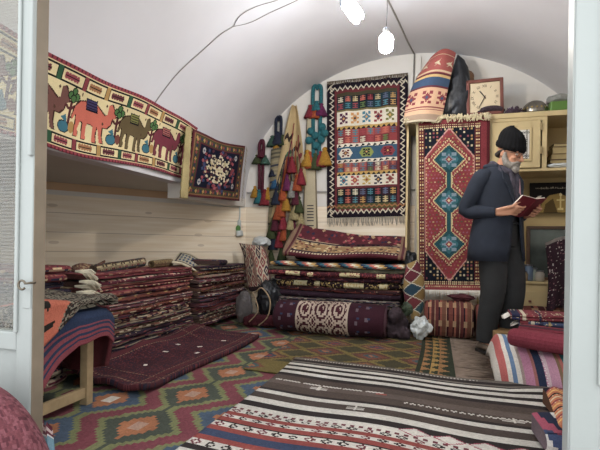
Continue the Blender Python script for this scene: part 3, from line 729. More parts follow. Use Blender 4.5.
# V runs from far to near: y = ymax - V*H
flatrug('floor_kilim', kilim1(), lambda U, V: (-2.22+1.9*U+.02*np.sin(V*5), 4.55-3.3*V-.10*U, .0135+bump_(U, V, .0015, 1)), 'large floor kilim of blue and orange diamonds lying at the left before the bench')
def kilim2():
    w, h = 130, 190; cv = Cv(w, h, '4b4630')
    X = cv.X*1.26; Y = cv.Y*1.9; cell = .018; qx, qy = np.floor(X/cell)*cell, np.floor(Y/cell)*cell
    pal = ['6b2c34', '7b6a2e', '8a5a2c', '3c4456', '7b6a2e', '4b4630']
    px_, py_ = .34, .30
    dx = np.abs(((qx+px_/2) % px_)-px_/2); dy = np.abs(((qy+py_/2) % py_)-py_/2); D = dx/px_+dy/py_
    row = np.floor(qy/py_+.5).astype(int)
    for i, (t, c) in enumerate(((.62, '7b6a2e'), (.46, '5f3a30'), (.34, '8a5a2c'), (.22, '3c4456'), (.12, '7c2a3c'))): cv.a[D < t] = lin(c)
    m = (D < .34) & (row % 2 == 0); cv.a[m] = lin('77402c'); cv.a[(D < .2) & (row % 2 == 0)] = lin('3f5a60'); cv.a[(D < .1) & (row % 2 == 0)] = lin('a8622e')
    # near border
    cv.a[(cv.Y > .86) & (D > .30)] = lin('74642e')
    # right border: green ground with gold triangles
    m = cv.X > .80; cv.a[m] = lin('323a2a')
    t = (qy/.13) % 1; tr = np.abs(t*2-1)
    for x0, c in ((.82, '9a6a30'), (.87, 'a8822e'), (.91, '9a6a30')): cv.a[(cv.X > x0) & (cv.X < x0+.05*(1-tr))] = lin(c)
    cv.noise(.15, np.random.default_rng(5)); return cv
flatrug('floor_kilim', kilim2(), lambda U, V: (-1.12+1.26*U+.02*np.sin(V*4), 4.42-1.82*V-.13*U, .024+.0015*np.sin(U*6+V*8)), 'green and gold floor kilim with triangle border below the back stack')
fr = bpy.data.objects['floor_kilim.001']
bm = bmesh.new(); R = random.Random(2)
for i in range(130):
    y = 4.28-1.6*i/130; tube(bm, [(.13, y, .024), (.2, y+R.uniform(-.02, .02), .022), (.13+R.uniform(.16, .26), y+R.uniform(-.05, .05), .02)], [.004, .004, .003], 4)
done('end_fringe', bm, plain('brown_grey_fringe', '7d6d60', .95, .25, 20), fr, True)
# striped kilim
def striped():
    Hm = 2.0; w, h = 160, 400; cv = Cv(w, h, '4a403b'); y = 0.0
    K, Wt, G, Rd, Bl = '332c2b', 'd0cbc0', '544740', '8e3026', '33415e'
    seq = [(.05, '6f675f'), (.05, K), (.025, '7d756c'), (.02, K), (.045, Wt), (.04, K), (.05, Wt), (.045, K), (.05, Wt), (.05, K), (.09, G), (.07, '665850'), (.09, G), (.03, K),
           (.045, Wt), (.075, '4f433d'), (.06, Wt), (.06, K), (.045, Wt), (.02, 'D'), (.035, 'M'), (.035, Rd), (.03, 'M'), (.04, Rd), (.012, K), (.045, 'M'), (.04, Rd), (.06, Bl), (.04, Rd), (.05, 'M'), (.04, K), (.05, Wt), (.06, G), (.05, Wt), (.07, G)]
    for t, c in seq:
        v0, v1 = y/Hm, (y+t)/Hm
        if c in ('D', 'M'):
            cv.rect(0, v0, 1, v1, Wt)
            n = 22 if c == 'M' else 40
            for i in range(n):
                x = i/n
                if c == 'M': cv.dia(x+.5/n, (v0+v1)/2, .018, (v1-v0)*.5, '6c2632' if i % 3 == 0 else K, 3); cv.dia(x+.5/n, (v0+v1)/2, .008, (v1-v0)*.25, Wt)
                else: cv.rect(x, v0, x+.4/n, v1, '6c2632')
        else: cv.rect(0, v0, 1, v1, c)
        y += t
    cv.rect(0, y/Hm, 1, 1, K)
    # broken white soumak lines and small motifs on the dark ground
    for i in range(60):
        x = .02+i*.0068; cv.rect(x, .252 if i % 2 else .256, x+.006, .259 if i % 2 else .263, Wt)
        x = .5+i*.0083; cv.rect(x, .300 if i % 2 else .305, x+.007, .308 if i % 2 else .313, Wt)
        x = .05+i*.012; cv.rect(x, .012, x+.006, .022, 'b8b0a4')
    cv.rect(.40, .262, .435, .272, '9a3a2c')
    for x, y_ in ((.36, .39), (.82, .31), (.2, .28)):
        for q in (-1, 0, 1): cv.rect(x-.03, y_+q*.006, x+.03, y_+.003+q*.006, Wt); 
        cv.rect(x-.004, y_-.016, x+.004, y_+.016, Wt)
    for x in np.arange(.55, .98, .09):   # pink outlined lozenges on the right of the near white band
        cv.dia(x, .475, .045, .022, '9c3048'); cv.dia(x, .475, .037, .018, Wt)
    cv.noise(.13, np.random.default_rng(7)); return cv
def str_fn(U, V):
    x = -.90+1.50*U; y = 2.93-.125*U-2.0*V+.02*np.sin(U*6)*(1-V)+.012*np.sin(U*13+2)
    rise = np.clip((U-.86)/.14, 0, 1)*np.clip(1-np.abs(V-.07)/.12, 0, 1)
    return x+.03*V*0+.015*np.sin(V*6), y, .035+.003*np.sin(U*9+V*7)+.03*rise
flatrug('floor_kilim', striped(), str_fn, 'dark brown kilim with white stripes lying in the foreground', .008)
# maroon pile rug by the left stacks
def maroon():
    w, h = 80, 150; cv = Cv(w, h, '4a1e26'); R = np.random.default_rng(3)
    m = R.random((h, w)); cv.a[m > .8] = lin('2e2636'); cv.a[m < .16] = lin('6a2a30')
    for x in (.12, .88): cv.rect(x-.03, 0, x+.03, 1, '5a2028'); 
    for i in range(60):
        for x in (.05, .16, .84, .95): cv.rect(x, i/60, x+.012, i/60+.008, '8a6a50')
    for v in (.06, .2, .86, .95):
        for i in range(26): cv.rect(i/26, v, i/26+.02, v+.008, '8a6a50')
    return cv
def mar_fn(U, V):   # U across (left->right), V far->near
    x = -2.0+.60*U+.02*np.sin(V*6); y = 3.52-1.55*V+.06*(1-U)*V
    z = .040+.055*np.exp(-(U/.25)**2)+.012*np.sin(V*14+U*3)*(1-U)+.03*np.exp(-((V-1)/.06)**2)*(.4+.6*np.sin(U*8)**2)+.008
    return x, y, z
o = sheet('pile_rug', maroon(), mar_fn, None, .03, M_WOOL); tag(o, 'thick dark maroon pile rug on the floor along the left stacks', 'rug')
M_TAG = plain('white_paper', 'e2dccd', .8)
for i, (u, v) in enumerate(((.42, .55), (.62, .40), (.75, .50), (.55, .75), (.35, .42), (.70, .22))):
    X_, Y_, Z_ = mar_fn(np.array(u), np.array(v)); bm = bmesh.new(); box(bm, -.018, .018, -.011, .011, 0, .001)
    t = done('price_tag', bm, M_TAG, o); t.location = (X_, Y_, Z_+.004); t.rotation_euler = (0, 0, i*.7)

# ================================================================ stacks along the left wall
STACKPAL = [('deep red', '6a1f28', ['c8ab7c', '8e3030', '2a2c44', 'a06048']), ('maroon', '4a1a26', ['b08a68', '7a2a34', '30304a', 'c0b090']),
            ('brown and cream', '5a3c2c', ['d2c2a0', '8a4a34', '3a2c30']), ('dark navy and red', '2a2434', ['8e3030', 'c0ac84', '5a3a44']),
            ('rust and gold', '7a3a26', ['c49a48', '4a2028', 'd8c8a0', '35405a']), ('wine red', '5c1c2c', ['c87c6c', 'd2c2a0', '34304a']),
            ('rose and cream', '7a3a3c', ['d8ccb0', '5a2430', '40465c'])]
def adopt(o, par):
    o.parent = par; o.matrix_parent_inverse = par.matrix_basis.inverted()
def stack(name, group, where, x, y0, y1, z, n, heights, depth, seed, thick_top=0, cols=None):
    R = random.Random(seed); objs = []
    for i in range(n):
        T_ = heights(i, n, R); L = (y1-y0)*R.uniform(.965, 1.02); nm, base, acc = STACKPAL[(cols or (lambda i: R.randrange(7)))(i)]
        o = folded(name, L, depth, T_, rugcols(base, acc, .62), 2 if T_ > .034 and R.random() < .35 else 1, seed*100+i, nu=100, sag=.005, shift=.026)
        o.location = (x-R.uniform(0, .03), (y0+y1)/2+R.uniform(-.015, .015), z); o.rotation_euler = (0, 0, math.pi/2+R.uniform(-.012, .012))
        z += T_*1.0+.002; objs.append((o, nm))
    for k, (o, nm) in enumerate(objs[::-1]):
        q = 'lowest' if k == n-1 else ORD[k]
        tag(o, 'folded %s rug, %s in the %s' % (nm, q, where), 'rug', group)
    stack.top = objs[-1][0]
    return z
zt1 = stack('folded_rug', 'folded rugs in the long left stack', 'long left stack', -1.955, 2.22, 3.42, .055, 15,
            lambda i, n, R: R.uniform(.028, .034) if i < 9 else R.uniform(.036, .046), .62, 3)
zt2 = stack('folded_rug', 'folded rugs in the corner stack', 'left corner stack', -1.95, 3.55, 4.56, .06, 15,
            lambda i, n, R: R.uniform(.030, .038), .40, 9)
zt0 = stack('folded_rug', 'rugs stacked behind the bench', 'stack behind the bench', -1.99, 1.30, 2.10, .005, 14,
            lambda i, n, R: R.uniform(.042, .052), .6, 14)
zt0_top = stack.top
# knotted white fringes at the far end of the bench stack
# a rolled runner, a patchwork corner and a blue mat lie on the stacks
def rolled(name, L, r, cols, seed, nu=70, mat=None, parent=None, flat=1.0):
    rng = random.Random(seed); nr = np.random.default_rng(seed); nv = 18; w = wob(rng)
    xs = np.linspace(-L/2, L/2, nu+1); an = np.linspace(0, 2*math.pi, nv, endpoint=False)
    e = np.clip(np.minimum(xs+L/2, L/2-xs)/(r*.4), 0, 1); e = .85+.15*np.sqrt(1-(1-e)**2)
    co = np.zeros((nu+1, nv, 3)); co[..., 0] = xs[:, None]
    rr = r*(1+.05*np.sin(an*3+1))[None, :]*(e*(1+.05*w(xs*2)))[:, None]
    co[..., 1] = rr*np.cos(an)[None, :]; co[..., 2] = r*flat+rr*np.sin(an)[None, :]*flat
    idx = np.arange(nu)[:, None]*nv+np.arange(nv)[None, :]; nx = np.roll(idx, -1, 1)
    f = np.stack([idx, idx+nv, nx+nv, nx], -1).reshape(-1, 4).tolist(); c = cols(nu, nv, nr).reshape(-1, 3)
    # spiral end rings
    vs = co.reshape(-1, 3).tolist(); cs = list(c)
    for end, base in ((0, 0), (nu, nu*nv)):
        prev = [base+k for k in range(nv)]
        for q, s in enumerate((.82, .62, .42, .2)):
            cen = co[end].mean(0); ring = [len(vs)+k for k in range(nv)]
            for k in range(nv): v = cen+(co[end, k]-cen)*s; v[0] += (-1 if end == 0 else 1)*(.004 if q % 2 else -.006); vs.append(v.tolist())
            for k in range(nv): f.append([prev[k], prev[(k+1) % nv], ring[(k+1) % nv], ring[k]]); cs.append(c.mean(0)*(.5 if q % 2 else 1.1))
            prev = ring
        f.append(prev); cs.append(c.mean(0)*.5)
    me = bpy.data.meshes.new(name); me.from_pydata(vs, [], f); paint(me, np.array(cs)); return link(name, me, mat or M_WOOL, parent, False)
o = rolled('rolled_rug', .62, .035, rugcols('4a3a2c', ['b8a478', '7a2a2c', '3a4a58'], .9), 21); o.location = (-2.12, 2.68, zt1-.005); o.rotation_euler = (0, -.05, math.pi/2+.12)
tag(o, 'small rolled brown and cream rug lying on top of the long left stack', 'rug')
o = rolled('rolled_rug', .40, .032, rugcols('5c4a34', ['b49a5c', '7c5a3c'], .6), 22); o.location = (-2.15, 3.22, zt1-.005); o.rotation_euler = (0, 0, math.pi/2+.2)
tag(o, 'small rolled khaki rug on the far end of the long left stack', 'rug')
def blue_cv():
    cv = Cv(60, 36, 'd8cba8'); cv.rect(.04, .07, .96, .93, '4a3a3a'); cv.rect(.08, .14, .92, .86, 'c8c0a4')
    for i in range(9):
        for j in range(3): cv.dia(.14+i*.09, .28+j*.22, .038, .1, '33507a' if (i+j) % 2 else '2c4468')
    return cv
def flap(o_, pts):
    A = [np.array(p) for p in pts]
    return lambda U, V: tuple((A[0][i]*(1-U)+A[1][i]*U)*(1-V)+(A[3][i]*(1-U)+A[2][i]*U)*V+(.012*np.sin(U*7) if i == 2 else 0) for i in range(3))
o = sheet('small_rug', blue_cv(), flap(0, [at(180, 252, X=-2.45), at(213, 262, X=-2.35), at(209, 273, X=-2.0), at(172, 262, X=-2.05)]), None, .012, M_WOOL)
tag(o, 'cream edged blue patterned rug propped slanting between the two left stacks', 'rug')
o = sheet('small_rug', Cv(30, 14, '8a5a40'), flap(0, [at(72, 266, X=-2.4), at(105, 261, X=-2.4), at(100, 272, X=-2.1), at(74, 275, X=-2.1)]), None, .012, M_WOOL)
cvq = np.random.default_rng(4).random(30*14)
cc = np.array([lin('8a5a40') if q < .6 else lin('b8a070') if q < .8 else lin('5a2a2c') for q in cvq]); bpy.data.meshes[o.data.name].color_attributes.remove(o.data.color_attributes['Col']); paint(o.data, cc)
tag(o, 'faded red and cream rug corner folded over the nearest left stack', 'rug')
o = folded('folded_rug', .30, .36, .05, rugcols('3a2430', ['c8ab7c', '7a2a34', '30304a'], .8), 1, 77); o.location = (-1.98, 4.05, zt2); o.rotation_euler = (0, 0, math.pi/2+.25)
tag(o, 'small dark red rug folded on top of the corner stack', 'rug')
bm = bmesh.new(); R = random.Random(9)
for (cx, cy, cz) in ((-1.97, 2.13, .63), (-1.95, 2.14, .57), (-1.95, 2.12, .51), (-2.0, 2.16, .54), (-1.96, 2.15, .47)):
    for i in range(26):
        a = R.uniform(-1, 1); b_ = R.uniform(-.5, .3)
        tube(bm, [(cx, cy-.03, cz), (cx+.04+.02*a, cy+.01+.02*a, cz+.02*b_), (cx+.05+.03*a, cy+.04+.04*R.random(), cz-.03+.05*b_)], [.007, .006, .004], 5)
o = done('tangled_fringe', bm, plain('off_white_wool', 'cfc6b0', .95, .2, 30), None, True); adopt(o, zt0_top)
# ================================================================ bench under the blankets
M_WOODB = plain('worn_bench_wood', 'a08a68', .75, .2, 14, bump=.2)
be = empty('wooden_bench', (-1.76, 1.52, 0.014), 0, 'rough wooden bench under a navy blanket at the left', 'bench')
for sx_, sy_ in ((1, 1), (1, -1), (-1, 1), (-1, -1)):
    bx('leg', M_WOODB, sx_*.15-.022, sx_*.15+.022, sy_*.28-.02, sy_*.28+.02, 0, .43, be)
bx('stretcher', M_WOODB, .138, .16, -.262, .262, .035, .085, be); bx('stretcher', M_WOODB, -.16, -.138, -.262, .262, .035, .085, be)
bx('seat', M_WOODB, -.19, .19, -.33, .33, .43, .455, be)
def navy_cv():
    cv = Cv(60, 90, '2b3a58')
    for a, b_, c in ((.74, .765, '8a3a48'), (.80, .84, '8a3a48'), (.88, 1, '8e3440'), (.91, .93, '2b3a58')): cv.rect(0, a, 1, b_, c)
    return cv
def navy_fn(U, V):     # U along y (near -> far), V from the back over the seat and down the front
    y = 1.17+.71*U; top = .492
    s = V*.78; hang = .15+.6*np.clip(.69-U, 0, 1)+.01*np.sin(U*20)
    xb = -1.95; xf = -1.545
    flat_ = .42
    x = np.where(s < flat_, xb+(xf-xb)*s/flat_, xf+.018*np.sin(U*9)+.02*np.clip((s-flat_)/.1, 0, 1))
    z = np.where(s < flat_, top, top-(s-flat_)/.36*(hang)*1.0)
    e = np.clip(1-np.abs(s-flat_)/.06, 0, 1); z = z-.012*e
    return x, y, z-.03*np.clip((U-.93)/.07, 0, 1)
o = sheet('navy_blanket', navy_cv(), navy_fn, None, .012, M_WOOL); tag(o, 'navy blue blanket with dusty red stripes draped over the bench', 'blanket')
def reddrop(U, V):
    x = -1.93+.36*U; z = .47-.28*V-.04*np.sin(U*3)*V
    return x, 1.885+.025*np.sin(U*10)*V+.03*np.sin(V*3)+.0*U, z
o = sheet('red_blanket', Cv(40, 26, '5a1a20'), reddrop, None, .02, M_WOOL); tag(o, 'dark red blanket hanging down at the far end of the bench', 'blanket')
def darkk():
    cv = Cv(80, 60, '2c2824'); R = np.random.default_rng(6); m = R.random((60, 80)); cv.a[m > .62] = lin('8a8270'); cv.a[m < .12] = lin('5a3a30')
    cv.poly([(.25, .55), (.62, .76), (.52, 1), (.25, 1)], 'c4562a'); cv.poly([(.25, .66), (.47, .78), (.45, .83), (.25, .73)], '2c2824'); cv.poly([(.30, .90), (.50, .90), (.48, .94), (.28, .94)], '2c2824')
    return cv
def dk_fn(U, V):
    return -1.96+.45*np.clip(V/.8, 0, 1)+.008*np.sin(U*8)+.012*V, 1.15+.74*U+.02*np.sin(V*5), .548+.010*np.sin(U*9+V*6)-np.clip((V-.78)/.22, 0, 1)*(.03+.15*np.clip((.70-U)/.3, 0, 1))-.03*np.clip((U-.94)/.06, 0, 1)
o = sheet('folded_kilim', darkk(), dk_fn, None, .042, M_WOOL); tag(o, 'speckled dark kilim with an orange corner folded on top of the bench', 'rug')

# ================================================================ the stack against the back wall
bx_ = (at(272, 300, Y=4.05).x, at(404, 300, Y=4.05).x)
cxm = (bx_[0]+bx_[1])/2; Lb = bx_[1]-bx_[0]
R = random.Random(31); z = .006
BS = [('dark brown', '2c1c22', ['8a7a58', '5a2430'], .07, 2), ('black and maroon', '241a20', ['6a2430', '3a3a4a'], .07, 1), ('brown and cream', '3a2a28', ['c8b890', '6a2a30'], .06, 2),
      ('cream flecked brown', '4a3a34', ['d8caa4', '8a7a64', '3a2430'], .05, 1), ('dark grey figured', '32303a', ['a8a08c', '5a5a68', '6a2a30'], .05, 2), ('plain aubergine', '33202c', ['5a4a54'], .055, 1),
      ('red dotted', '3a2024', ['b04030', 'd0b088', '1c1c24'], .042, 1), ('dark with cream blocks', '2a1c20', ['d8cc9c', 'b89a50', '6a1c28'], .055, 1), ('maroon', '44161f', ['8a4040', '2a2a3a'], .045, 1),
      ('maroon with cream patches', '4a1a24', ['d8c890', '8e2a30', '26402a'], .045, 1), ('grey green', '5a5846', ['8a8468'], .038, 1), ('bright triangle bordered', '2f5a6c', ['c04a2a', 'e0d8b8', 'c8983a', '1e2a44'], .04, 1)]
BO = []
for i, (nm, b_, ac, T_, lb) in enumerate(BS):
    Lq = Lb*R.uniform(.93, 1.0)+(.10 if i >= 9 else 0)
    cf = rugcols(b_, ac, .3 if nm.startswith('plain') or nm.startswith('grey') else .75)
    if 'cream' in nm:
        def cf(nu, nv, rng, b_=b_, ac=ac):
            c = np.zeros((nu, nv, 3)); c[:] = lin(b_); 
            for s, e_ in ((.15, .26), (.32, .36), (.55, .7), (.82, .88)): c[int(nu*s):int(nu*e_), 4:9] = lin(ac[0])
            m = rng.random((nu, nv)) < .25; c[m] = lin(ac[1]); return c
    if 'triangle' in nm:
        def cf(nu, nv, rng, ac=ac):
            c = np.zeros((nu, nv, 3)); i_, j = np.meshgrid(np.arange(nu), np.arange(nv), indexing='ij'); q = (i_+j % 2*2+(j//1))//4
            A = np.array([lin(a) for a in ac]+[lin('2f6a7c')]); return A[q % 5]
    o = folded('folded_rug', Lq, .74, T_, cf, lb, 700+i, nu=120, sag=.008, shift=.02, seg=7)
    o.location = (cxm+R.uniform(-.02, .02)-(.02 if i >= 9 else 0), 4.05+R.uniform(-.015, .03)-(.03 if i >= 9 else 0), z); o.rotation_euler = (0, R.uniform(-.006, .006), R.uniform(-.02, .01))
    z += T_*1.02; BO.append((o, nm))
for k, (o, nm) in enumerate(BO[::-1]): tag(o, 'folded %s rug, %s in the high back wall stack' % (nm, ORD[k+1]), 'rug', 'folded rugs in the back wall stack')
ztb = z
def toprug():
    w, h = 150, 60; cv = Cv(w, h, '4a1620'); R = random.Random(12)
    cv.rect(0, .0, 1, .42, '5c1826')
    for i in range(70): cv.dia(R.random(), R.random()*.40, .018, .05, R.choice(['a83040', '2a2c4a', 'c0a070', '8a2a34']))
    cv.rect(0, .42, 1, .50, 'c8b48a'); cv.rect(0, .44, 1, .48, '3a2a34'); cv.rect(0, .5, 1, .84, 'a8804c')
    for i in range(120): cv.ell(R.random(), .5+R.random()*.34, .012, .03, R.choice(['7a3028', 'c8a468', '5a4030', 'd8c490']))
    cv.rect(0, .84, 1, .88, '2a2430'); cv.rect(0, .88, 1, 1, '5a1a28')
    for i in range(38): cv.rect(i/38, .9, i/38+.014, .97, 'd8c8a0')
    for x0 in (0, .95): cv.rect(x0, 0, x0+.05, 1, '8a6a50'); cv.rect(x0+.015, 0, x0+.035, 1, '5a1a28')
    return cv
TR = [at(299, 228, Y=4.72), at(408, 238, Y=4.72), at(405, 256, Y=4.10), at(283, 253, Y=4.10)]
TR[2].z = max(TR[2].z, ztb+.02); TR[3].z = max(TR[3].z, ztb+.02)
def top_fn(U, V):
    A = [np.array(p) for p in TR]
    P = [(A[0][i]*(1-U)+A[1][i]*U)*(1-V)+(A[3][i]*(1-U)+A[2][i]*U)*V for i in range(3)]
    return P[0], P[1], P[2]+.012*np.sin(U*8+V*2)-.03*np.sin(V*3.1)*(U > 0)+.05*np.exp(-(U/.10)**2)*(1-V)
o = sheet('folded_rug', toprug(), top_fn, None, .035, M_WOOL); tag(o, 'pink and gold floral rug, topmost on the high stack against the back wall', 'rug', 'folded rugs in the back wall stack')
# something soft carries its raised far side
o2 = folded('folded_rug', 1.1, .34, ztb*.12+.10, rugcols('2a1c24', ['5a2430']), 2, 801); o2.location = (cxm+.02, 4.42, ztb); tag(o2, 'thick dark rug wedged under the raised back of the floral top rug', 'rug')
# carpet roll with the big cream pattern in front
def roll_cols(nu, nv, rng):
    c = np.zeros((nu, nv, 3)); c[:] = lin('3c1a26'); i, j = np.meshgrid(np.arange(nu)/nu, np.arange(nv)/nv, indexing='ij')
    m = (i > .22) & (i < .68); cr = lin('bda894'); bg = lin('4a1a26')
    c[m] = bg
    uu = (i-.22)/.46*3; vv = j*8
    pat = (np.abs(np.sin(uu*math.pi))+np.abs(np.sin(vv*math.pi*.5)) ); ring = (np.abs(pat-1.0) < .16) | (np.abs(pat-.45) < .12) | (np.abs(pat-1.65) < .12)
    c[m & ring] = cr; c[m & (np.sin(uu*19)*np.sin(vv*6) > .62)] = cr
    c[(np.abs(i-.22) < .008) | (np.abs(i-.68) < .008)] = cr
    for a in (.06, .15, .76, .85):
        k = (np.abs(i-a) < .012) & ((j*nv+a*20).astype(int) % 7 < 2); c[k] = lin('6c5a64')
        k = (np.abs(i-a-.02) < .012) & ((j*nv).astype(int) % 7 == 4); c[k] = lin('2a3a5a')
    return c
def roll(name, L, r, cols, seed, nu, nv):
    return rolled(name, L, r, cols, seed, nu)
RC_ = (at(278, 330, Y=3.83), at(386, 338, Y=3.83))
ang = 0.0
def bigroll():
    nu, nv = 130, 56; nr = np.random.default_rng(1); L = RC_[1].x-RC_[0].x; r = .145
    xs = np.linspace(-L/2, L/2, nu+1); an = np.linspace(0, 2*math.pi, nv, endpoint=False)
    co = np.zeros((nu+1, nv, 3)); co[..., 0] = xs[:, None]
    e = np.clip(np.minimum(xs+L/2, L/2-xs)/.04, 0, 1); e = .93+.07*np.sqrt(1-(1-e)**2); e = e*(1+.025*np.sin(xs*7+1))
    flat_ = np.where(np.sin(an) < -.6, .92, 1)
    co[..., 1] = (r*1.12*np.cos(an))[None, :]*e[:, None]; co[..., 2] = r*.93+(r*np.sin(an)*flat_)[None, :]*e[:, None]
    idx = np.arange(nu)[:, None]*nv+np.arange(nv)[None, :]; nx = np.roll(idx, -1, 1)
    f = np.stack([idx, idx+nv, nx+nv, nx], -1).reshape(-1, 4).tolist(); c = roll_cols(nu, nv, nr).reshape(-1, 3); vs = co.reshape(-1, 3).tolist(); cs = list(c)
    for end, base, dx in ((0, 0, -1), (nu, nu*nv, 1)):
        prev = [base+k for k in range(nv)]
        for q, s in enumerate((.86, .78, .64, .56, .4, .3, .14)):
            cen = co[end].mean(0); ring = [len(vs)+k for k in range(nv)]
            for k in range(nv):
                v = cen+(co[end, k]-cen)*s*(1+.05*math.sin(k*.3+q)); v[0] += dx*(.012 if q % 2 == 0 else -.012); vs.append(v.tolist())
            for k in range(nv): f.append([prev[k], prev[(k+1) % nv], ring[(k+1) % nv], ring[k]]); cs.append(lin('2a1a22') if q % 2 else lin('5a3a44'))
            prev = ring
        f.append(prev); cs.append(lin('1c1418'))
    me = bpy.data.meshes.new('rolled_carpet'); me.from_pydata(vs, [], f); paint(me, np.array(cs)); return link('rolled_carpet', me, M_WOOL)
o = bigroll(); o.location = ((RC_[0].x+RC_[1].x)/2, 3.84, .03); o.rotation_euler = (0, 0, -.03)
tag(o, 'big rolled maroon carpet with a cream scroll pattern in front of the back stack', 'rug')
o = rolled('rolled_rug', .34, .055, rugcols('4a1620', ['6a2430'], .3), 33); o.location = (at(262, 322, Y=3.98).x, 3.98, .03); o.rotation_euler = (0, 0, .1)
tag(o, 'plain dark red rolled rug at the left end of the big carpet roll', 'rug')
# dark scarf heap at the right end of the roll
bm = bmesh.new(); R = random.Random(4)
from mathutils import noise as nz0
for (dx, dy, dz, rx, rz) in ((-.03, 0, .09, .08, .09), (.03, .02, .12, .07, .12), (.0, -.03, .2, .07, .07), (.06, -.02, .06, .06, .06)):
    ellips(bm, (dx, dy, dz), (rx, .08, rz), 28)
for v in bm.verts: v.co += v.co.normalized()*(.05*abs(nz0.noise(v.co*14))-.03*abs(nz0.noise(v.co*30+Vector((3, 0, 0)))))
o = done('crumpled_scarf', bm, plain('dark_plum_cloth', '3a2e33', .9, .35, 20, bump=.5), None, True); o.location = (at(394, 330, Y=3.8).x, 3.92, .012)
md = o.modifiers.new('cloth', 'REMESH'); md.mode = 'VOXEL'; md.voxel_size = .008; md.use_smooth_shade = True
tag(o, 'crumpled dark plum scarf heaped at the right end of the carpet roll', 'scarf')

# ---------------------------------------------------------------- saddlebag, bags by the corner
def sbcv():
    cv = Cv(70, 80, '6a2630'); cell = 1/5
    for i in range(6):
        for j in range(6):
            x, y = (i+.5*(j % 2))*cell, j*cell
            cv.dia(x, y, .12, .18, 'c9b79a'); cv.dia(x, y, .09, .14, ('8a3038', '3a2c40', 'a04a40')[(i+j) % 3]); cv.dia(x, y, .045, .07, 'c9b79a'); cv.dia(x, y, .025, .04, '6a2630')
    cv.rect(0, 0, .06, 1, '6c4a44'); cv.rect(.94, 0, 1, 1, '6c4a44'); cv.rect(0, .92, 1, 1, '3c2a2c'); return cv
SB = [np.array(p) for p in (at(239, 243, Y=4.62), at(263, 246, Y=4.55), at(276, 288, Y=4.30), at(250, 291, Y=4.36))]
def sb_fn(U, V):
    P = [(SB[0][i]*(1-U)+SB[1][i]*U)*(1-V)+(SB[3][i]*(1-U)+SB[2][i]*U)*V for i in range(3)]
    return P[0]+.02*np.sin(V*6), P[1]-.07*np.sin(U*math.pi)*np.sin(V*2.6+.3), P[2]
o = sheet('saddlebag', sbcv(), sb_fn, None, .05, M_WOOL); tag(o, 'red and cream diamond patterned saddlebag slung in the corner beside the corner stack', 'bag')
P_ = [at(q[0], q[1], Y=q[2]) for q in ((249, 248, 4.42), (254, 262, 4.32), (256, 276, 4.24), (262, 285, 4.2), (272, 288, 4.18))]
tb('strap', plain('leather_strap', '6a4c40', .6), smooth_pts(P_), .014, None, 8, .5)
adopt(bpy.data.objects['strap'], o)
M_BAG = plain('black_plastic_film', '1c1e22', .38, .3, 10, bump=.8, bscale=14, spec=.5)
def crumple(name, c, r, mat, seed, amp=.16, parent=None, seg=40):
    bm = bmesh.new(); bmesh.ops.create_icosphere(bm, subdivisions=4, radius=1)
    from mathutils import noise
    for v in bm.verts:
        d = v.co.copy(); nz = noise.noise(d*1.8+Vector((seed, 0, 0)))*amp*1.6+abs(noise.noise(d*4+Vector((0, seed, 0))))*amp
        v.co = Vector((d.x*r[0], d.y*r[1], d.z*r[2]))*(1+nz)
    o_ = done(name, bm, mat, parent, False); o_.location = c; return o_
c = at(271, 304, Y=4.16); o = crumple('plastic_bag', (c.x, 4.12, .27), (.14, .12, .18), M_BAG, 3); tag(o, 'shiny black plastic bag between the corner stack and the back stack', 'bag')
c = at(253, 308, Y=4.2)
o = crumple('handbag', (c.x, 3.98, .20), (.08, .09, .15), plain('dark_grey_cloth', '55504f', .85, .3, 14, bump=.4), 6, .08); tag(o, 'dark grey cloth bag with tan strap standing at the foot of the corner stack', 'bag')
st = tb('strap', plain('tan_webbing', '9a8468', .8), smooth_pts([at(256, 292, Y=3.88)-o.location, at(262, 288, Y=3.86)-o.location, at(270, 300, Y=3.85)-o.location, at(268, 316, Y=3.85)-o.location, at(258, 326, Y=3.86)-o.location]), .011, o, 8, .5)
st = tb('strap', bpy.data.materials['tan_webbing'], smooth_pts([at(253, 292, Y=3.87)-o.location, at(258, 310, Y=3.86)-o.location, at(249, 322, Y=3.86)-o.location]), .010, o, 8, .5)
M_CLEAR = plain('milky_plastic_film', 'c4c8c6', .4, .08, 12, bump=.25, bscale=14, spec=.5)
c = at(239.5, 214, Y=4.8); o = empty('hanging_bag', c, 0, 'small whitish plastic bag hanging in the left corner above the saddlebag', 'bag')
bm = bmesh.new(); tube(bm, smooth_pts([(0, 0, .12), (.005, 0, 0), (0, 0, -.08), (.0, 0, -.2), (.01, 0, -.26)]), [.01]*6+[.012]*6+[.03]*6+[.055]*6+[.03], 10, .7); done('film', bm, M_CLEAR, o, True)
ellq = bmesh.new(); ellips(ellq, (0, -.03, -.17), (.03, .02, .04), 10); done('green_contents', ellq, plain('green_herb', '5a8a4a', .8), o, True)
c = at(262, 240, Y=4.7); o = crumple('plastic_bag', (c.x, 4.68, c.z-.02), (.10, .08, .06), M_CLEAR, 9, .15); tag(o, 'crumpled white plastic bag resting behind the saddlebag', 'bag')

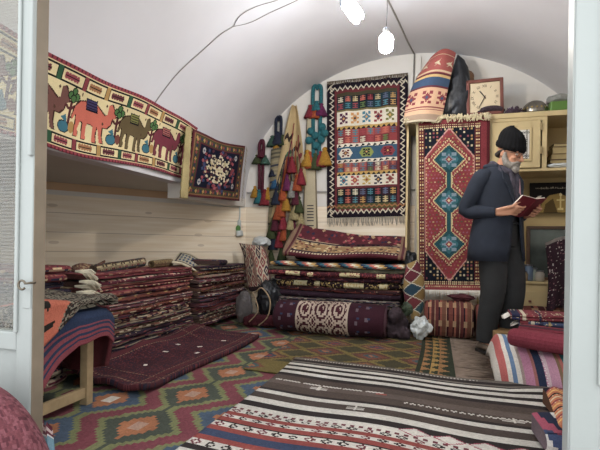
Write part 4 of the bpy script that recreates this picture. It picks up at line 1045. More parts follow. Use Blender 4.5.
# ---------------------------------------------------------------- netted cushion and bags right of the back stack
def netcv():
    cv = Cv(48, 110, 'd8d0b8'); cols = ['6a2030', '9a7a3a', '2c4a5c', '8a6a30', '7a2a30', '3a5a60', 'a08040', '6a2030']
    for i in range(-1, 5):
        for j in range(-1, 10):
            x = (i+.5*(j % 2))*.36; y = j*.12
            cv.dia(x, y, .165, .112, cols[(i*3+j) % 8])
    return cv
NC = [at(*q, Y=4.0) for q in ((411, 262), (418, 262), (426, 290), (424, 316), (408, 318), (405, 285))]
def net_fn(U, V):
    cx = at(412, 262, Y=4.0).x+(at(416, 318, Y=4.0).x-at(412, 262, Y=4.0).x)*V
    w_ = .03+.06*np.sin(np.clip(V, 0, 1)*2.7+.25); a = U*math.pi*2
    z = at(412, 262, Y=4.0).z+(at(416, 318, Y=4.0).z-at(412, 262, Y=4.0).z)*V
    return cx+w_*np.cos(a), 4.02+w_*.8*np.sin(a), z+.02*np.cos(a)
o = sheet('net_bag', netcv(), net_fn, None, .006, M_KILIM); tag(o, 'bag with a harlequin pattern of coloured lozenges and white mesh right of the back stack', 'bag')
c = at(421, 326, Y=3.92); o = crumple('plastic_bag', (c.x, 3.93, .12), (.075, .07, .085), M_CLEAR, 8, .26); tag(o, 'milky plastic bag on the floor under the lozenge patterned bag', 'bag')
c = at(404, 318, Y=4.0); o = crumple('plastic_bag', (c.x+.03, 4.0, .27), (.05, .06, .06), plain('dark_green_film', '3a4434', .4, .5, 10, bump=.5), 15, .2); tag(o, 'dark green bag tucked between the back stack and the milky bag', 'bag')
c = at(406, 285, Y=4.2); o = crumple('plastic_bag', (c.x+.0, 4.2, .50), (.05, .06, .11), M_CLEAR, 18, .2); tag(o, 'pale plastic bag squeezed behind the lozenge patterned bag', 'bag')
c = at(408, 262, Y=4.35); o = crumple('stuffed_bag', (c.x+.0, 4.45, .60), (.09, .1, .15), M_BAG, 21, .15); tag(o, 'black bag stuffed between the right side of the back stack and the red rug', 'bag')

# ---------------------------------------------------------------- striped bolster behind the man
def bol(nu, nv, rng):
    c = np.zeros((nu, nv, 3)); pal = [('7c3a2c', 6), ('3a2024', 2), ('a8583a', 3), ('5a2a28', 5), ('c09a70', 1), ('6a2a28', 5), ('26222c', 2), ('9a4a34', 3), ('7a4a34', 6), ('c09a70', 1), ('4a2026', 3)]
    i = 0; q = 0
    while i < nu:
        col, w_ = pal[q % len(pal)]; c[i:i+w_] = lin(col); 
        if w_ <= 3: m = (np.arange(nv) % 3 == 0); c[i:i+w_][:, m] = lin('b08a60')
        i += w_; q += 1
    return c
def bolster(x0, x1, Y, r, seed, label, rot=0):
    o_ = rolled('striped_bolster', x1-x0, r, bol, seed, 74, flat=.95); o_.location = ((x0+x1)/2, Y, .03); o_.rotation_euler = (0, 0, rot); return tag(o_, label, 'bolster', 'rolled striped kilims by the cabinet')
xa, xb_, xc = at(424, 320, Y=4.0).x, at(474, 320, Y=4.0).x, at(556, 320, Y=4.1).x
bolster(xa, xb_, 4.13, .165, 41, 'rust red rolled striped kilim left of the man, under the red rug')
bolster(xb_+.02, xc+.12, 4.16, .155, 42, 'dark rolled striped kilim behind the man, right of his legs')
o = crumple('crumpled_rag', (at(462, 300, Y=4.1).x, 4.12, .37), (.10, .06, .028), plain('maroon_rag', '4a2026', .9), 31, .2); tag(o, 'small maroon rag lying on the rust red rolled kilim', 'cloth')
# ================================================================ cabinet and what it holds
M_CAB = plain('old_cream_paint', 'c2ad80', .6, .10, 4, bump=.15, bscale=20)
M_CABIN = plain('tan_painted_wall', 'b79e6e', .7, .08, 3)
YC = 4.42
zt = at(500, 114, Y=YC).z; zb = at(545, 168, Y=YC).z
xl, xr = at(484, 150, Y=YC).x, 1.34
ca = empty('wall_cabinet', (0, YC, 0), 0, 'cream painted wall cabinet with a door and open shelf behind the man', 'cabinet')
yb = YB-YC-.004
bx('top_board', M_CAB, -.30, xr, -.01, yb, zt-.045, zt, ca); bx('bottom_board', M_CAB, xl, xr, 0, yb, zb-.025, zb, ca)
bx('back_panel', M_CABIN, xl, xr, yb-.02, yb, zb, zt-.045, ca)
d0, d1_ = at(488, 150, Y=YC).x, at(540, 150, Y=YC).x; e0, e1 = at(542, 150, Y=YC).x, at(547, 150, Y=YC).x
bx('side_panel', M_CAB, xl, xl+.02, .02, yb, zb, zt-.045, ca); bx('divider', M_CAB, e0, e1, 0, yb, zb, zt-.045, ca); bx('side_panel', M_CAB, xr-.02, xr, 0, yb, zb, zt-.045, ca)
bx('rail', M_CAB, xl, e1, -.002, .02, zt-.075, zt-.045, ca); bx('side_panel', M_CAB, -.28, -.26, .03, yb, .02, zt-.045, ca)
dr = bx('door', M_CAB, d0, d1_, -.018, .004, zb+.004, zt-.08, ca, .004)
bx('knob_plate', M_CAB, (d0+d1_)/2-.06, (d0+d1_)/2+.03, -.024, -.016, zt-.125, zt-.09, dr, .003)
for zz in (.12, .33): bx('hinge', plain('painted_hinge', '8f7d58', .5) if zz < .2 else bpy.data.materials['painted_hinge'], d1_-.006, d1_+.012, -.024, -.016, zb+zz, zb+zz+.07, dr, .002)
# ornamental framed sheet on the door
fx0, fx1 = at(501, 150, Y=YC).x, at(531, 150, Y=YC).x; fz1, fz0 = at(515, 129, Y=YC).z, at(515, 162, Y=YC).z
fr = empty('framed_print', (fx0, YC-.022, fz0), 0, 'white print with black ornamental border fixed to the cabinet door', 'picture')
bx('frame', M_CAB, 0, fx1-fx0, -.010, 0, 0, fz1-fz0, fr, .003)
pw, ph = fx1-fx0, fz1-fz0
def pr():
    cv = Cv(60, 66, 'dedad0')
    for i in range(15):
        t = (i+.5)/15
        for x, y in ((t, .10), (t, .90), (.10, t), (.90, t)):
            cv.ell(x, y, .04, .035, '2c2a2a'); cv.ell(x, y, .018, .016, 'dedad0')
    cv.rect(.18, .18, .82, .82, '4a4644'); cv.rect(.20, .20, .80, .80, 'd0ccc2'); 
    for i in range(6): cv.rect(.3, .3+i*.07, .7, .32+i*.07, '6a6662')
    return cv
sheet('print', pr(), lambda U, V: (.02+(pw-.04)*U, -.012, ph-.02-(ph-.04)*V), fr, .002, M_KILIM)
# books and bits on the open shelf
bw = at(549, 150, Y=YC).x
M_PAPER = plain('yellowed_pages', '9c8a62', .9)
zz = zb+.006
for i, (c, t, lab) in enumerate((('3a2c26', .035, 'dark brown book, lowest on the open cabinet shelf'), ('6a5236', .05, 'worn tan book in the middle of the pile on the open cabinet shelf'), ('7a6844', .06, 'thick khaki book, second from the top on the open cabinet shelf'), ('4a3a2c', .03, 'thin brown book, topmost on the open cabinet shelf'))):
    b_ = empty('book', (bw+.02+.01*i, YC+.06, zz+.04), 0, lab, 'book', 'books on the open cabinet shelf')
    zz += t+.001; m = plain('book_cloth_%s' % c, c, .8)
    bx('cover', m, 0, .26, 0, .18, 0, .004, b_, .001); bx('cover', m, 0, .26, 0, .18, t-.004, t, b_, .001); bx('pages', M_PAPER, .004, .255, .004, .175, .004, t-.004, b_, .0)
o = crumple('crumpled_paper', (bw+.10, YC+.035, zb+.022), (.09, .03, .018), M_CLEAR, 33, .2); tag(o, 'crumpled white wrapper lying at the front of the open cabinet shelf', 'wrapper')
o.location.z = zb+.024
# ---- on top of the cabinet
def clothtop():
    cv = Cv(80, 110, 'd8a87c')
    for a, b_, c in ((0, .12, '7a7a70'), (.0, .34, 'a8453a'), (.07, .085, 'd8b98c'), (.30, .33, 'd8b98c'), (.34, .36, '6a2430'), (.36, .40, 'd8b060'), (.40, .52, '37506e'), (.52, .55, '6a2430'), (.55, .57, 'd8a87c'), (.80, .815, '8a3034'), (.84, .85, '8a3034'), (.90, .97, 'a88a70'), (.97, 1, 'c8b898')): cv.rect(0, a, 1, b_, c)
    for x in (.12, .52, .9):
        star(cv, x, .68, .13, .085, '8a2430', '37506e')
        cv.poly([(x-.13, .20), (x, .17), (x+.12, .24), (x+.02, .22)], 'd8c8a0'); cv.poly([(x-.08, .25), (x+.06, .13), (x+.02, .2)], 'd8c8a0')
    return cv
CT = [at(431, 57, Y=4.5), at(456, 53, Y=4.5), at(441, 123, Y=4.36), at(403, 124, Y=4.36)]
def ct_fn(U, V):
    A = [np.array(p) for p in CT]
    P = [(A[0][i]*(1-U)+A[1][i]*U)*(1-V)+(A[3][i]*(1-U)+A[2][i]*U)*V for i in range(3)]
    bulge = np.sin(V*math.pi)*.07*(1-U)
    return P[0]-bulge*.8, P[1]-.07*np.sin(U*math.pi)-.03*np.sin(V*3), P[2]+.03*np.sin(U*3.1)*(1-V)
zc0 = (at(425, 90, Y=4.6))
o = crumple('stuffed_sack', (zc0.x+.04, 4.64, zt+.29), (.15, .14, .29), plain('grey_sacking', '7c7a72', .9), 41, .06); tag(o, 'stuffed grey sack on the cabinet top hidden under the striped orange kilim', 'sack')
o = sheet('draped_kilim', clothtop(), ct_fn, None, .01, M_KILIM); tag(o, 'orange and blue striped kilim with star motifs draped on top of the cabinet', 'rug')
bm = bmesh.new(); R = random.Random(5)
for i in range(150):
    t = i/150; q = Vector(at(404+86*t, 122-4*t, Y=4.36)); q.z += .02
    tube(bm, [q+Vector((0, .06, .02)), q+Vector((R.uniform(-.03, .03), -.01, R.uniform(.0, .03))), q+Vector((R.uniform(-.05, .05), -.03-.01*R.random(), -.045*R.random()-.01))], [.006, .006, .004], 4)
f_ = done('spilled_fringe', bm, M_FRINGE, None, True); adopt(f_, o)
def cone_bag(o_name, base, pts, mat, label, cat):
    bm = bmesh.new(); rings_loft(bm, pts, 40)
    from mathutils import noise
    for v in bm.verts:
        k = noise.noise(v.co*9)*.05+abs(noise.noise(v.co*20))*.04; v.co.x += k*.6; v.co.y += k
    ob = done(o_name, bm, mat, None, True); ob.location = base; return tag(ob, label, cat)
q = at(457, 113, Y=4.5)
cone_bag('plastic_bag', (q.x, 4.52, zt), [(-.04, 0, 0, .165, .08), (-.04, 0, .05, .16, .08), (-.03, 0, .12, .15, .08), (-.015, 0, .20, .135, .08), (.0, 0, .28, .125, .07), (.01, 0, .36, .105, .06), (.015, 0, .42, .09, .06), (.015, 0, .50, .06, .05), (.01, 0, .57, .035, .03), (.0, 0, .61, .01, .01)], M_BAG, 'tall black plastic bag standing on the cabinet beside the clock', 'bag')
q = at(464, 72, Y=4.6)
o = crumple('paper_bundle', (q.x+.02, 4.60, zt+.42), (.075, .06, .11), plain('brown_wrapping_paper', '8a6a50', .8, .2, 8, bump=.5), 44, .15); tag(o, 'brown paper bundle poking up behind the black bag on the cabinet', 'bundle')
o.location.y = 4.68
o = crumple('grey_bundle', (q.x+.04, 4.74, zt+.18), (.11, .08, .19), bpy.data.materials['grey_sacking'], 47, .1); tag(o, 'grey bundle on the cabinet behind the black bag carrying the brown paper', 'bundle')
# clock
c0, c1, c2 = at(466.5, 79, Y=4.5), at(503.5, 73, Y=4.5), at(468, 115, Y=4.5)
cw = (c1-c0).length; ch = (c0-c2).length; ck = empty('wall_clock', ((c0+c1)/2).xyz, 0, 'square wooden framed clock with a cream dial on top of the cabinet', 'clock')
ck.location = (( (c0.x+c1.x)/2), 4.5, zt+ch/2+.012); ck.rotation_euler = (-.06, -.02, 0)
M_CW = plain('reddish_clock_wood', '6f4036', .45, .2, 12)
for a, b_, c, d in ((-cw/2, cw/2, ch/2-.03, ch/2), (-cw/2, cw/2, -ch/2, -ch/2+.03), (-cw/2, -cw/2+.03, -ch/2, ch/2), (cw/2-.03, cw/2, -ch/2, ch/2)): bx('frame', M_CW, a, b_, -.03, .01, c, d, ck, .006)
dl = bx('dial', plain('cream_dial', 'cdbb9b', .5, .03), -cw/2+.02, cw/2-.02, -.012, 0, -ch/2+.02, ch/2-.02, ck, 0)
M_INK = plain('dial_ink', '3c3230', .6)
def glyph(txt, size, mat, parent, loc, rot=(math.pi/2, 0, 0), name='numeral'):
    cu = bpy.data.curves.new(name, 'FONT'); cu.body = txt; cu.size = size; cu.align_x = 'CENTER'; cu.align_y = 'CENTER'; cu.extrude = .0005
    t = bpy.data.objects.new(name, cu); me = bpy.data.meshes.new_from_object(t); bpy.data.objects.remove(t)
    o_ = link(name, me, mat, parent); o_.location = loc; o_.rotation_euler = rot; return o_
for i, n_ in enumerate(['XII', 'I', 'II', 'III', 'IV', 'V', 'VI', 'VII', 'VIII', 'IX', 'X', 'XI']):
    a = i*math.pi/6; glyph(n_, .034, M_INK, dl, (math.sin(a)*cw*.33, -.0135, math.cos(a)*cw*.33), (math.pi/2, a, 0))
bm = bmesh.new()
for a, L, w_ in ((math.radians(325), .075, .005), (math.radians(28+180), .10, .0035)):
    d = Vector((math.sin(a), 0, math.cos(a))); tube(bm, [Vector((0, -.018, 0))-d*.015, Vector((0, -.018, 0))+d*L], w_, 6)
done('hands', bm, M_INK, ck)
# knitted dark things, bowl, green tray
q = at(497, 108, Y=4.45)
bm = bmesh.new(); tube(bm, smooth_pts([(-.13, 0, .03), (-.05, 0, .055), (.03, 0, .055), (.09, .02, .035)]), [.02]*3+[.04]*13+[.03]*3, 12, .7)
ob = done('knitted_bundle', bm, plain('dark_purple_knit', '3e3036', .95, .35, 50, bump=.9, bscale=110), None, True); ob.location = (q.x-.03, YC+.06, zt+.012); tag(ob, 'dark knitted bundle lying on the cabinet in front of the clock', 'bundle')
bm = bmesh.new(); R = random.Random(6)
for i in range(110):
    a = R.uniform(0, 6.28); b_ = R.uniform(.1, 1.3); d = Vector((math.cos(a)*math.cos(b_), math.sin(a)*math.cos(b_)*.6, math.sin(b_)*.8)); tube(bm, [(0, 0, .005), tuple(d*.05), tuple(d*R.uniform(.07, .1))], .004, 4)
ob = done('yarn_pompom', bm, plain('aubergine_yarn', '4a3a46', .95, .3, 50), None, True); ob.location = (at(515, 107, Y=YC).x-.0, YC+.06, zt+.005); tag(ob, 'shaggy purple yarn tassel on the cabinet between the knitted bundle and bowl', 'tassel')
q = at(537, 105, Y=YC); ob = empty('metal_bowl', (q.x, YC+.10, zt), 0, 'tarnished metal bowl upside down on the cabinet beside the green tray', 'bowl')
bm = bmesh.new(); lathe(bm, [(.105, 0), (.110, .01), (.106, .04), (.092, .08), (.066, .108), (.03, .122), (.0, .125)], n=28)
done('bowl', bm, plain('tarnished_metal', '8a8478', .25, .3, 14, metal=.9), ob, True)
bm = bmesh.new()
for i in range(16): a = i*math.pi/8; ellips(bm, (math.cos(a)*.098, math.sin(a)*.098, .046), (.011, .011, .012), 8)
done('embossed_band', bm, plain('gilt_trim', '9a8450', .3, metal=.8), ob, True)
q = at(549, 107, Y=YC); ob = empty('green_tray', (q.x+.11, YC+.11, zt), 0, 'bright green tray wrapped in plastic at the right end of the cabinet top', 'tray')
bx('tray', plain('green_plastic', '587a36', .4, .1), -.10, .10, -.11, .12, .0, .085, ob, .012)
cr = crumple('plastic_wrap', (.0, 0, .12), (.11, .10, .05), plain('grey_film', '85857e', .3, .25, 10, bump=1, bscale=15), 51, .1, ob)
# ---- below the cabinet
bm = bmesh.new(); box(bm, xl, XR, YB-.03, YB-.016, 0, zb-.02); struct('trim_7', bm, M_CABIN)
pa, pb = at(530, 183, Y=4.8), at(566, 213, Y=4.8)
ob = empty('black_picture', (pa.x, 4.80, pb.z), 0, 'black wall plaque with gold emblem and lettering under the cabinet', 'picture')
PW, PH = .40, pa.z-pb.z
def plaque():
    cv = Cv(90, 72, '14110f'); cv.rect(.02, .02, .98, .98, '1c1714')
    R = random.Random(3); x = .12
    while x < .85: w_ = R.uniform(.01, .03); cv.rect(x, .16+R.uniform(-.02, .02), x+w_, .19+R.uniform(0, .02), 'a89a80'); x += w_+.012
    cv.poly([(.22, .98), (.26, .66), (.42, .42), (.62, .36), (.8, .46), (.86, .98)], '9a7c2c'); cv.poly([(.3, .98), (.34, .7), (.5, .52), (.6, .98)], '5c4618')
    cv.rect(.64, .38, .68, .86, 'e0c878'); cv.rect(.58, .56, .74, .60, 'e0c878'); cv.ell(.66, .40, .03, .05, 'f0dc98'); cv.rect(.60, .84, .72, .90, 'e0c878')
    return cv
bx('backing', plain('black_lacquer', '15120f', .35), 0, PW, .004, .02, 0, PH, ob, .003)
sheet('plaque_face', plaque(), lambda U, V: (U*PW, -.0, PH-V*PH), ob, .002, woven('lacquered_face', 30, .1, .02, .35))
# chest with jars
ga, gb = at(514, 281, Y=4.50), at(540, 318, Y=4.50)
ch_ = empty('small_chest', (ga.x-.06, 4.50, .006), 0, 'small cream drawer chest standing on the floor right of the man', 'chest')
hh = ga.z-.006; bx('body', M_CAB, -.0, .78, 0, .34, 0, hh-.02, ch_); bx('top', M_CAB, -.01, .79, -.012, .35, hh-.02, hh, ch_)
for x0, x1 in ((.02, .36), (.38, .76)):
    for k in range(2):
        dd = bx('drawer', M_CAB, x0, x1, -.014, 0, .03+k*.2, .21+k*.2, ch_, .004); bx('knob', M_CW, (x0+x1)/2-.012, (x0+x1)/2+.012, -.03, -.014, .11+k*.2, .13+k*.2, dd, .004)
jars = [(518, .05, .13, '6a8090', 'bluish glass jar on the chest, leftmost of the jars'), (524, .035, .09, '8a7a60', 'small tan glass jar standing second from the left on the chest'), (529, .045, .15, '5a6a80', 'tall blue grey jar in the middle of the row on the chest'), (535, .03, .12, '7a8278', 'slim grey glass second from the right on the chest'), (540, .04, .10, '9a948a', 'pale glass with a wide rim at the right end of the row on the chest')]
for px, r, h, c, lab in jars:
    q = at(px, 280, Y=4.56); j = empty('glass_jar', (q.x, 4.57+.03*(px % 2), hh+.006), 0, lab, 'jar', 'jars on the small chest')
    bm = bmesh.new(); lathe(bm, [(r*.8, 0), (r, .01), (r, h*.7), (r*.75, h*.85), (r*.75, h*.9)], n=16); done('jar_body', bm, plain('glass_'+c, c, .12, .15, spec=.8), j, True)
    bm = bmesh.new(); lathe(bm, [(r*.8, h*.9), (r*.82, h*.92), (r*.82, h), (0.001, h)], n=16); done('lid', bm, plain('lid_'+c, '4a4a50', .3, metal=.5), j, True)
ma, mb = at(527, 226, Y=4.76), at(566, 284, Y=4.76)
mi = empty('framed_mirror', (ma.x, 4.76, hh+.006), 0, 'dark wooden framed mirror leaning on the back wall above the chest', 'mirror')
MW, MH = .50, ma.z-hh-.006; mi.rotation_euler = (-.05, 0, 0)
for a, b_, c, d in ((0, MW, MH-.03, MH), (0, MW, 0, .03), (0, .03, .03, MH-.03), (MW-.03, MW, .03, MH-.03)): bx('frame', plain('dark_frame_wood', '4a3424', .4, .2, 12) if a == 0 and c > .1 else bpy.data.materials['dark_frame_wood'], a, b_, -.015, .015, c, d, mi, .004)
bx('mirror_glass', plain('dim_mirror_glass', '59605c', .18, .35, 6, metal=.6), .02, MW-.02, .0, .008, .02, MH-.02, mi, 0)
# hanging dotted textile at the right
def dot():
    cv = Cv(44, 90, '3c2630'); R = random.Random(7)
    for i in range(260): cv.ell(R.random(), R.random(), .014, .008, R.choice(['b8a8a0', '8a5a60', 'c8b8b0', '6a3a44']))
    cv.rect(0, 0, 1, .05, '8a8078'); return cv
DA, DB = at(545, 243, Y=4.1), at(548, 308, Y=4.1)
o = sheet('dotted_cloth', dot(), lambda U, V: (DA.x+.03*np.sin(V*3)+.34*U-.05*V+.04*V*V, 4.10-.03*np.sin(U*14)*(.4+V)-.1*V, DA.z+.06*np.sin(U*3)-V*(DA.z-.30)), None, .02, M_WOOL)
tag(o, 'dark maroon white dotted cloth hanging over the pile at the right of the chest', 'cloth')
o = crumple('cloth_pile', (DA.x+.22, 4.22, .38), (.17, .10, .40), plain('dull_mauve_cloth', '5c464c', .95, .3, 12, bump=.5), 61, .08); tag(o, 'bulky mauve cloth bundle under the dotted cloth right of the chest', 'bundle')
o.location.z = .44

# ================================================================ textiles piled at the right of the doorway
def band_cv():
    seq = [('d8d0c4', 3), ('c0504a', 4), ('e0d6c8', 3), ('5a7aa0', 3), ('d8d0c4', 3), ('a89088', 2), ('c07898', 6), ('a8605a', 2), ('2a3450', 5), ('c07898', 1), ('d8b8c0', 2), ('c88aa4', 6), ('8a6a4a', 2), ('b85a50', 2), ('2f7a80', 5), ('7a9a8a', 2), ('a8445a', 3), ('c0507a', 8), ('8e2a48', 6), ('d8b8c0', 3), ('2a3450', 5), ('c07898', 6)]
    n_ = sum(s[1] for s in seq); cv = Cv(n_*2, 70, 'd8d0c4'); x = 0
    for c, w_ in seq: cv.a[:, x*2:(x+w_)*2] = lin(c); x += w_
    for i in range(35): cv.a[i*2:i*2+1, 2*31+(i % 2):2*31+2+(i % 2)] = lin('e8dcd8')
    return cv
SA = at(491, 340, Y=3.05); SBm = at(497, 372, Z=.045)
def blk_fn(U, V):      # V: back edge over the top and down the near face
    s = V*2.0; w_ = .60
    yb_, yf, hz = 3.28, 2.95, .205
    t1 = np.clip(s/1.05, 0, 1); t2 = np.clip((s-1.05)/.95, 0, 1)
    x = .335+w_*U+.03*t2
    y = yb_+(yf-yb_)*t1-.09*np.sin(t2*math.pi*.5)-.02*np.sin(U*8)*t2-.42*U*t1
    z = hz+.05*np.sin(t1*3.1)-.18*t2**1.3
    ed = np.clip((.10-U)/.10, 0, 1); z = z-ed**2*.13
    return x, y, z
o = sheet('striped_blanket', band_cv(), blk_fn, None, .05, M_WOOL); tag(o, 'pink, blue and teal striped blanket bundle on the floor at the right', 'blanket')
o = folded('folded_blanket', .62, .34, .10, rugcols('5a2a34', ['c8b8a8', '2c6a50', '9a3a50'], .6), 2, 91); o.location = (.70, 2.86, .036); o.rotation_euler = (0, 0, -.18)
tag(o, 'dark flowered blanket folded under the striped blanket bundle', 'blanket')
o = bx('cardboard_box', plain('brown_cardboard', '96774f', .8), -.1, .1, -.1, .1, 0, .20, None, .004); o.location = (at(499, 330, Y=3.52).x+.06, 3.56, .006); tag(o, 'brown cardboard box just behind the striped blanket beside the shoe', 'box')
# folded fringed maroon rugs on top
M_WHF = plain('white_cotton_fringe', 'e4ded4', .95, .1, 30)
def mrc(cols):
    def f(nu, nv, rng):
        c = np.zeros((nu, nv, 3)); c[:] = lin(cols[0])
        for j in range(3, 9): c[:, j] = lin(cols[0])*(1+.2*(j % 2))
        for s, e_, k in ((.02, .10, 1), (.13, .17, 2), (.2, .26, 3), (.3, .33, 4)):
            c[int(nu*s):int(nu*e_)] = lin(cols[min(k, len(cols)-1)])
        m = rng.random((nu, nv)) < .06; c[m] = lin('c8b890'); return c
    return f
def frug(px, py, Y, z, L, D, T_, cols, rot, label, seed, fr_=True):
    o_ = folded('fringed_rug', L, D, T_, mrc(cols), 2, seed, nu=80, sag=.006, shift=.015); q = at(px, py, Y=Y); o_.location = (q.x+L/2, Y, z); o_.rotation_euler = (0, 0, rot)
    tag(o_, label, 'rug', 'fringed rugs on the striped blanket')
    if fr_: fringe('end_fringe', (-L/2, .03, T_*.6), (-L/2, D*.7, T_*.6), 36, .07, M_WHF, o_, down=(-.7, -.3, -.35), seed=seed, r=.004)
    return o_
zp = .275
def crimson(c0_, bands):
    def f(nu, nv, rng):
        c = np.zeros((nu, nv, 3)); c[:] = lin(c0_); c *= 1+.15*(rng.random((nu, nv, 1))-.5)
        for s, e_, k in bands: c[:, int(nv*s):int(nv*e_)] = lin(k)
        return c
    return f
def croll(px, py, Y, z, L, r, cols, rot, label, seed, flat=.62):
    o_ = rolled('fringed_rug', L, r, cols, seed, 60, flat=flat); q = at(px, py, Y=Y); o_.location = (q.x+L/2*math.cos(rot), Y+L/2*math.sin(rot), z); o_.rotation_euler = (0, 0, rot)
    return tag(o_, label, 'rug', 'fringed rugs on the striped blanket')
croll(512, 351, 2.86, zp-.035, .46, .082, crimson('861c34', [(.06, .12, 'c8783a'), (.15, .20, 'e0d8c8'), (.22, .27, '3a5a3a')]), -.55, 'rolled crimson rug with a spiral end lying at the front on the striped blanket', 201)
croll(520, 345, 2.98, zp+.01, .46, .052, crimson('7a1a30', [(.34, .40, '4a2a34'), (.5, .55, 'c86a4a')]), -.42, 'second rolled crimson rug lying behind and above the front crimson roll', 202)
frug(519, 330, 3.22, zp+.0, .58, .26, .05, ['3c4a6c', '8a2a34', 'd8ccb0', '2c3450', 'b8985a'], -.16, 'blue and red fringed rug on top of the banded crimson rug', 203)
frug(511, 322, 3.25, zp+.052, .56, .25, .04, ['7c2430', '2a3050', 'd8ccb0', '8e2430', '2a3050'], -.06, 'small red rug with white fringe topmost on the striped blanket', 204)
q = at(535, 352, Y=2.95)
fp = bpy.data.objects['fringed_rug']; f_ = fringe('end_fringe', (q.x+.08, 2.78, zp+.04), (q.x+.18, 2.73, zp+.04), 26, .08, M_WHF, None, seed=9, r=.004, out=(0, -.4, 0)); adopt(f_, fp)
# orange striped bag and rolled white-blue rug nearer
def orc():
    cv = Cv(50, 50, 'b8622c')
    for i in range(10): cv.rect(0, i*.1, 1, i*.1+.035, ('8a2430', 'd8a040', '3a2024', 'd0b890')[i % 4])
    for i in range(8):
        for j in range(5): cv.dia(i*.14, .05+j*.2, .03, .025, 'd8c090')
    return cv
OA = [at(546, 392, Y=1.95), at(572, 382, Y=2.0), at(588, 418, Y=1.78), at(559, 426, Y=1.76)]
o = sheet('orange_cloth', orc(), flap(0, OA), None, .03, M_WOOL); tag(o, 'orange and dark red patterned cloth leaning at the near right corner', 'cloth')
def blw(nu, nv, rng):
    c = np.zeros((nu, nv, 3)); i, j = np.meshgrid(np.arange(nu), np.arange(nv), indexing='ij'); k = ((i*1.0+j*2.5)//9).astype(int) % 4
    return np.array([lin('28304a'), lin('d8d4cc'), lin('3c4a70'), lin('a83a58')])[k]
o = folded('folded_rug', .36, .26, .09, blw, 1, 95, nu=70); q = at(536, 430, Y=1.85); o.location = (q.x+.215, 1.80, .045); o.rotation_euler = (0, 0, .05); tag(o, 'thick folded navy and white rug with pink edge at the bottom right', 'rug')
q = at(553, 400, Y=2.2)
o = folded('folded_rug', .40, .26, .09, rugcols('7a3a2c', ['d8a040', '8a2430', '2a2430'], .8), 2, 97, nu=70); o.location = (q.x+.22, 2.18, .045); o.rotation_euler = (0, 0, .05); tag(o, 'rust folded rug carrying the orange patterned cloth at the right', 'rug')

# ================================================================ pinkish maroon throw in front of the left door leaf
def thr(U, V):
    a = U*math.pi; r = .30
    x = -1.17+.30*np.cos(math.pi-a)*(1+.0*V)-.02; z = .08+.335*np.sin(a)**.7+.012*np.sin(V*9+U*4); y = .42+.52*V-.04*np.cos(a*2)
    z = z-.10*np.clip((V-.85)/.15, 0, 1)**2
    return x, y, np.maximum(z, .02)
cvt = Cv(90, 80, '74363f'); rr = np.random.default_rng(5).random((80, 90)); cvt.a[rr > .7] = lin('84444e'); cvt.a[rr < .2] = lin('5f2a34')
th = sheet('maroon_throw', cvt, thr, None, .02, woven('coarse_knit', 120, .4, 1.0)); tag(th, 'dusty maroon knitted throw over a pile outside the left door leaf', 'throw')
for i, (c, n_) in enumerate((('4a2a30', 'dark'), ('5c3a3c', 'brown'))):
    o = folded('folded_rug', .5, .40, .13, rugcols(c, ['8a6a5a', '3a4a60'], .5), 2, 301+i, nu=50); o.location = (-.86, .70, .005+.135*i); o.rotation_euler = (0, 0, math.pi/2)
    tag(o, 'folded %s rug under the maroon throw, %s of the two' % (n_, ('lower', 'upper')[i]), 'rug')
def sm():
    cv = Cv(20, 40, '6a2034'); cv.rect(0, .45, 1, 1, '6a90a0'); cv.rect(0, .4, 1, .46, 'd8d0c8'); cv.zig(.05, .3, 3, 'c8b0a8', .5); return cv
SM = [at(41, 418, Y=1.14), at(47, 424, Y=1.18), at(48, 455, Y=1.12), at(38, 455, Y=1.08)]
o = sheet('small_bag', sm(), flap(0, SM), None, .03, M_KILIM); tag(o, 'small crimson and light blue woven bag at the foot of the left door leaf', 'bag')
# ================================================================ the man reading
M_SKIN = plain('skin', 'c08c70', .55, .06, 12, bump=.05, bscale=80)
M_JKT = plain('navy_blazer_cloth', '242a36', .85, .10, 20, bump=.25, bscale=240)
M_TRO = plain('charcoal_trouser_cloth', '2c2d2e', .9, .1, 12, bump=.2, bscale=120)
M_KNIT, nt, b_ = nodes('black_rib_knit')
b_.inputs['Base Color'].default_value = (*lin('121214'), 1); b_.inputs['Roughness'].default_value = .95; b_.inputs['Specular IOR Level'].default_value = .2
M_BEARD = plain('grey_beard', '9a938a', .95, .25, 60, bump=.6, bscale=200)
M_HAIR = plain('dark_grey_hair', '3a3430', .95, .2, 60)
M_SCARF = plain('grey_mauve_scarf', '4a4650', .95, .4, 30, bump=.5, bscale=90)
M_SHIRT = plain('dark_checked_shirt', '2a2a34', .9, .4, 40)
mp = at(492, 300, Y=3.66)
man_scale = .962
mp.x += .042
man = empty('person', (mp.x, 3.66, .026), math.radians(-43), 'man in black knit cap and navy blazer standing reading an open red book', 'person')
man.scale = (man_scale,)*3
def remesh(o, vox, it=6, f=.5):
    m = o.modifiers.new('skin', 'REMESH'); m.mode = 'VOXEL'; m.voxel_size = vox; m.use_smooth_shade = True
    s = o.modifiers.new('soften', 'SMOOTH'); s.iterations = it; s.factor = f; return o
HR = Matrix.Rotation(math.radians(19), 3, 'Y'); HC = Vector((.085, 0, 1.530))   # head bowed towards the book
def hp(x, y, z): return HC+HR@Vector((x, y, z))
BC = Vector((.232, .0, 1.10)); BE = Vector((.75, 0, .66)).normalized(); BN = Vector((.66, 0, -.75)).normalized(); BY = Vector((0, 1, 0))
def bk(y, e, n): return BC+BY*y+BE*e+BN*n
bm = bmesh.new()
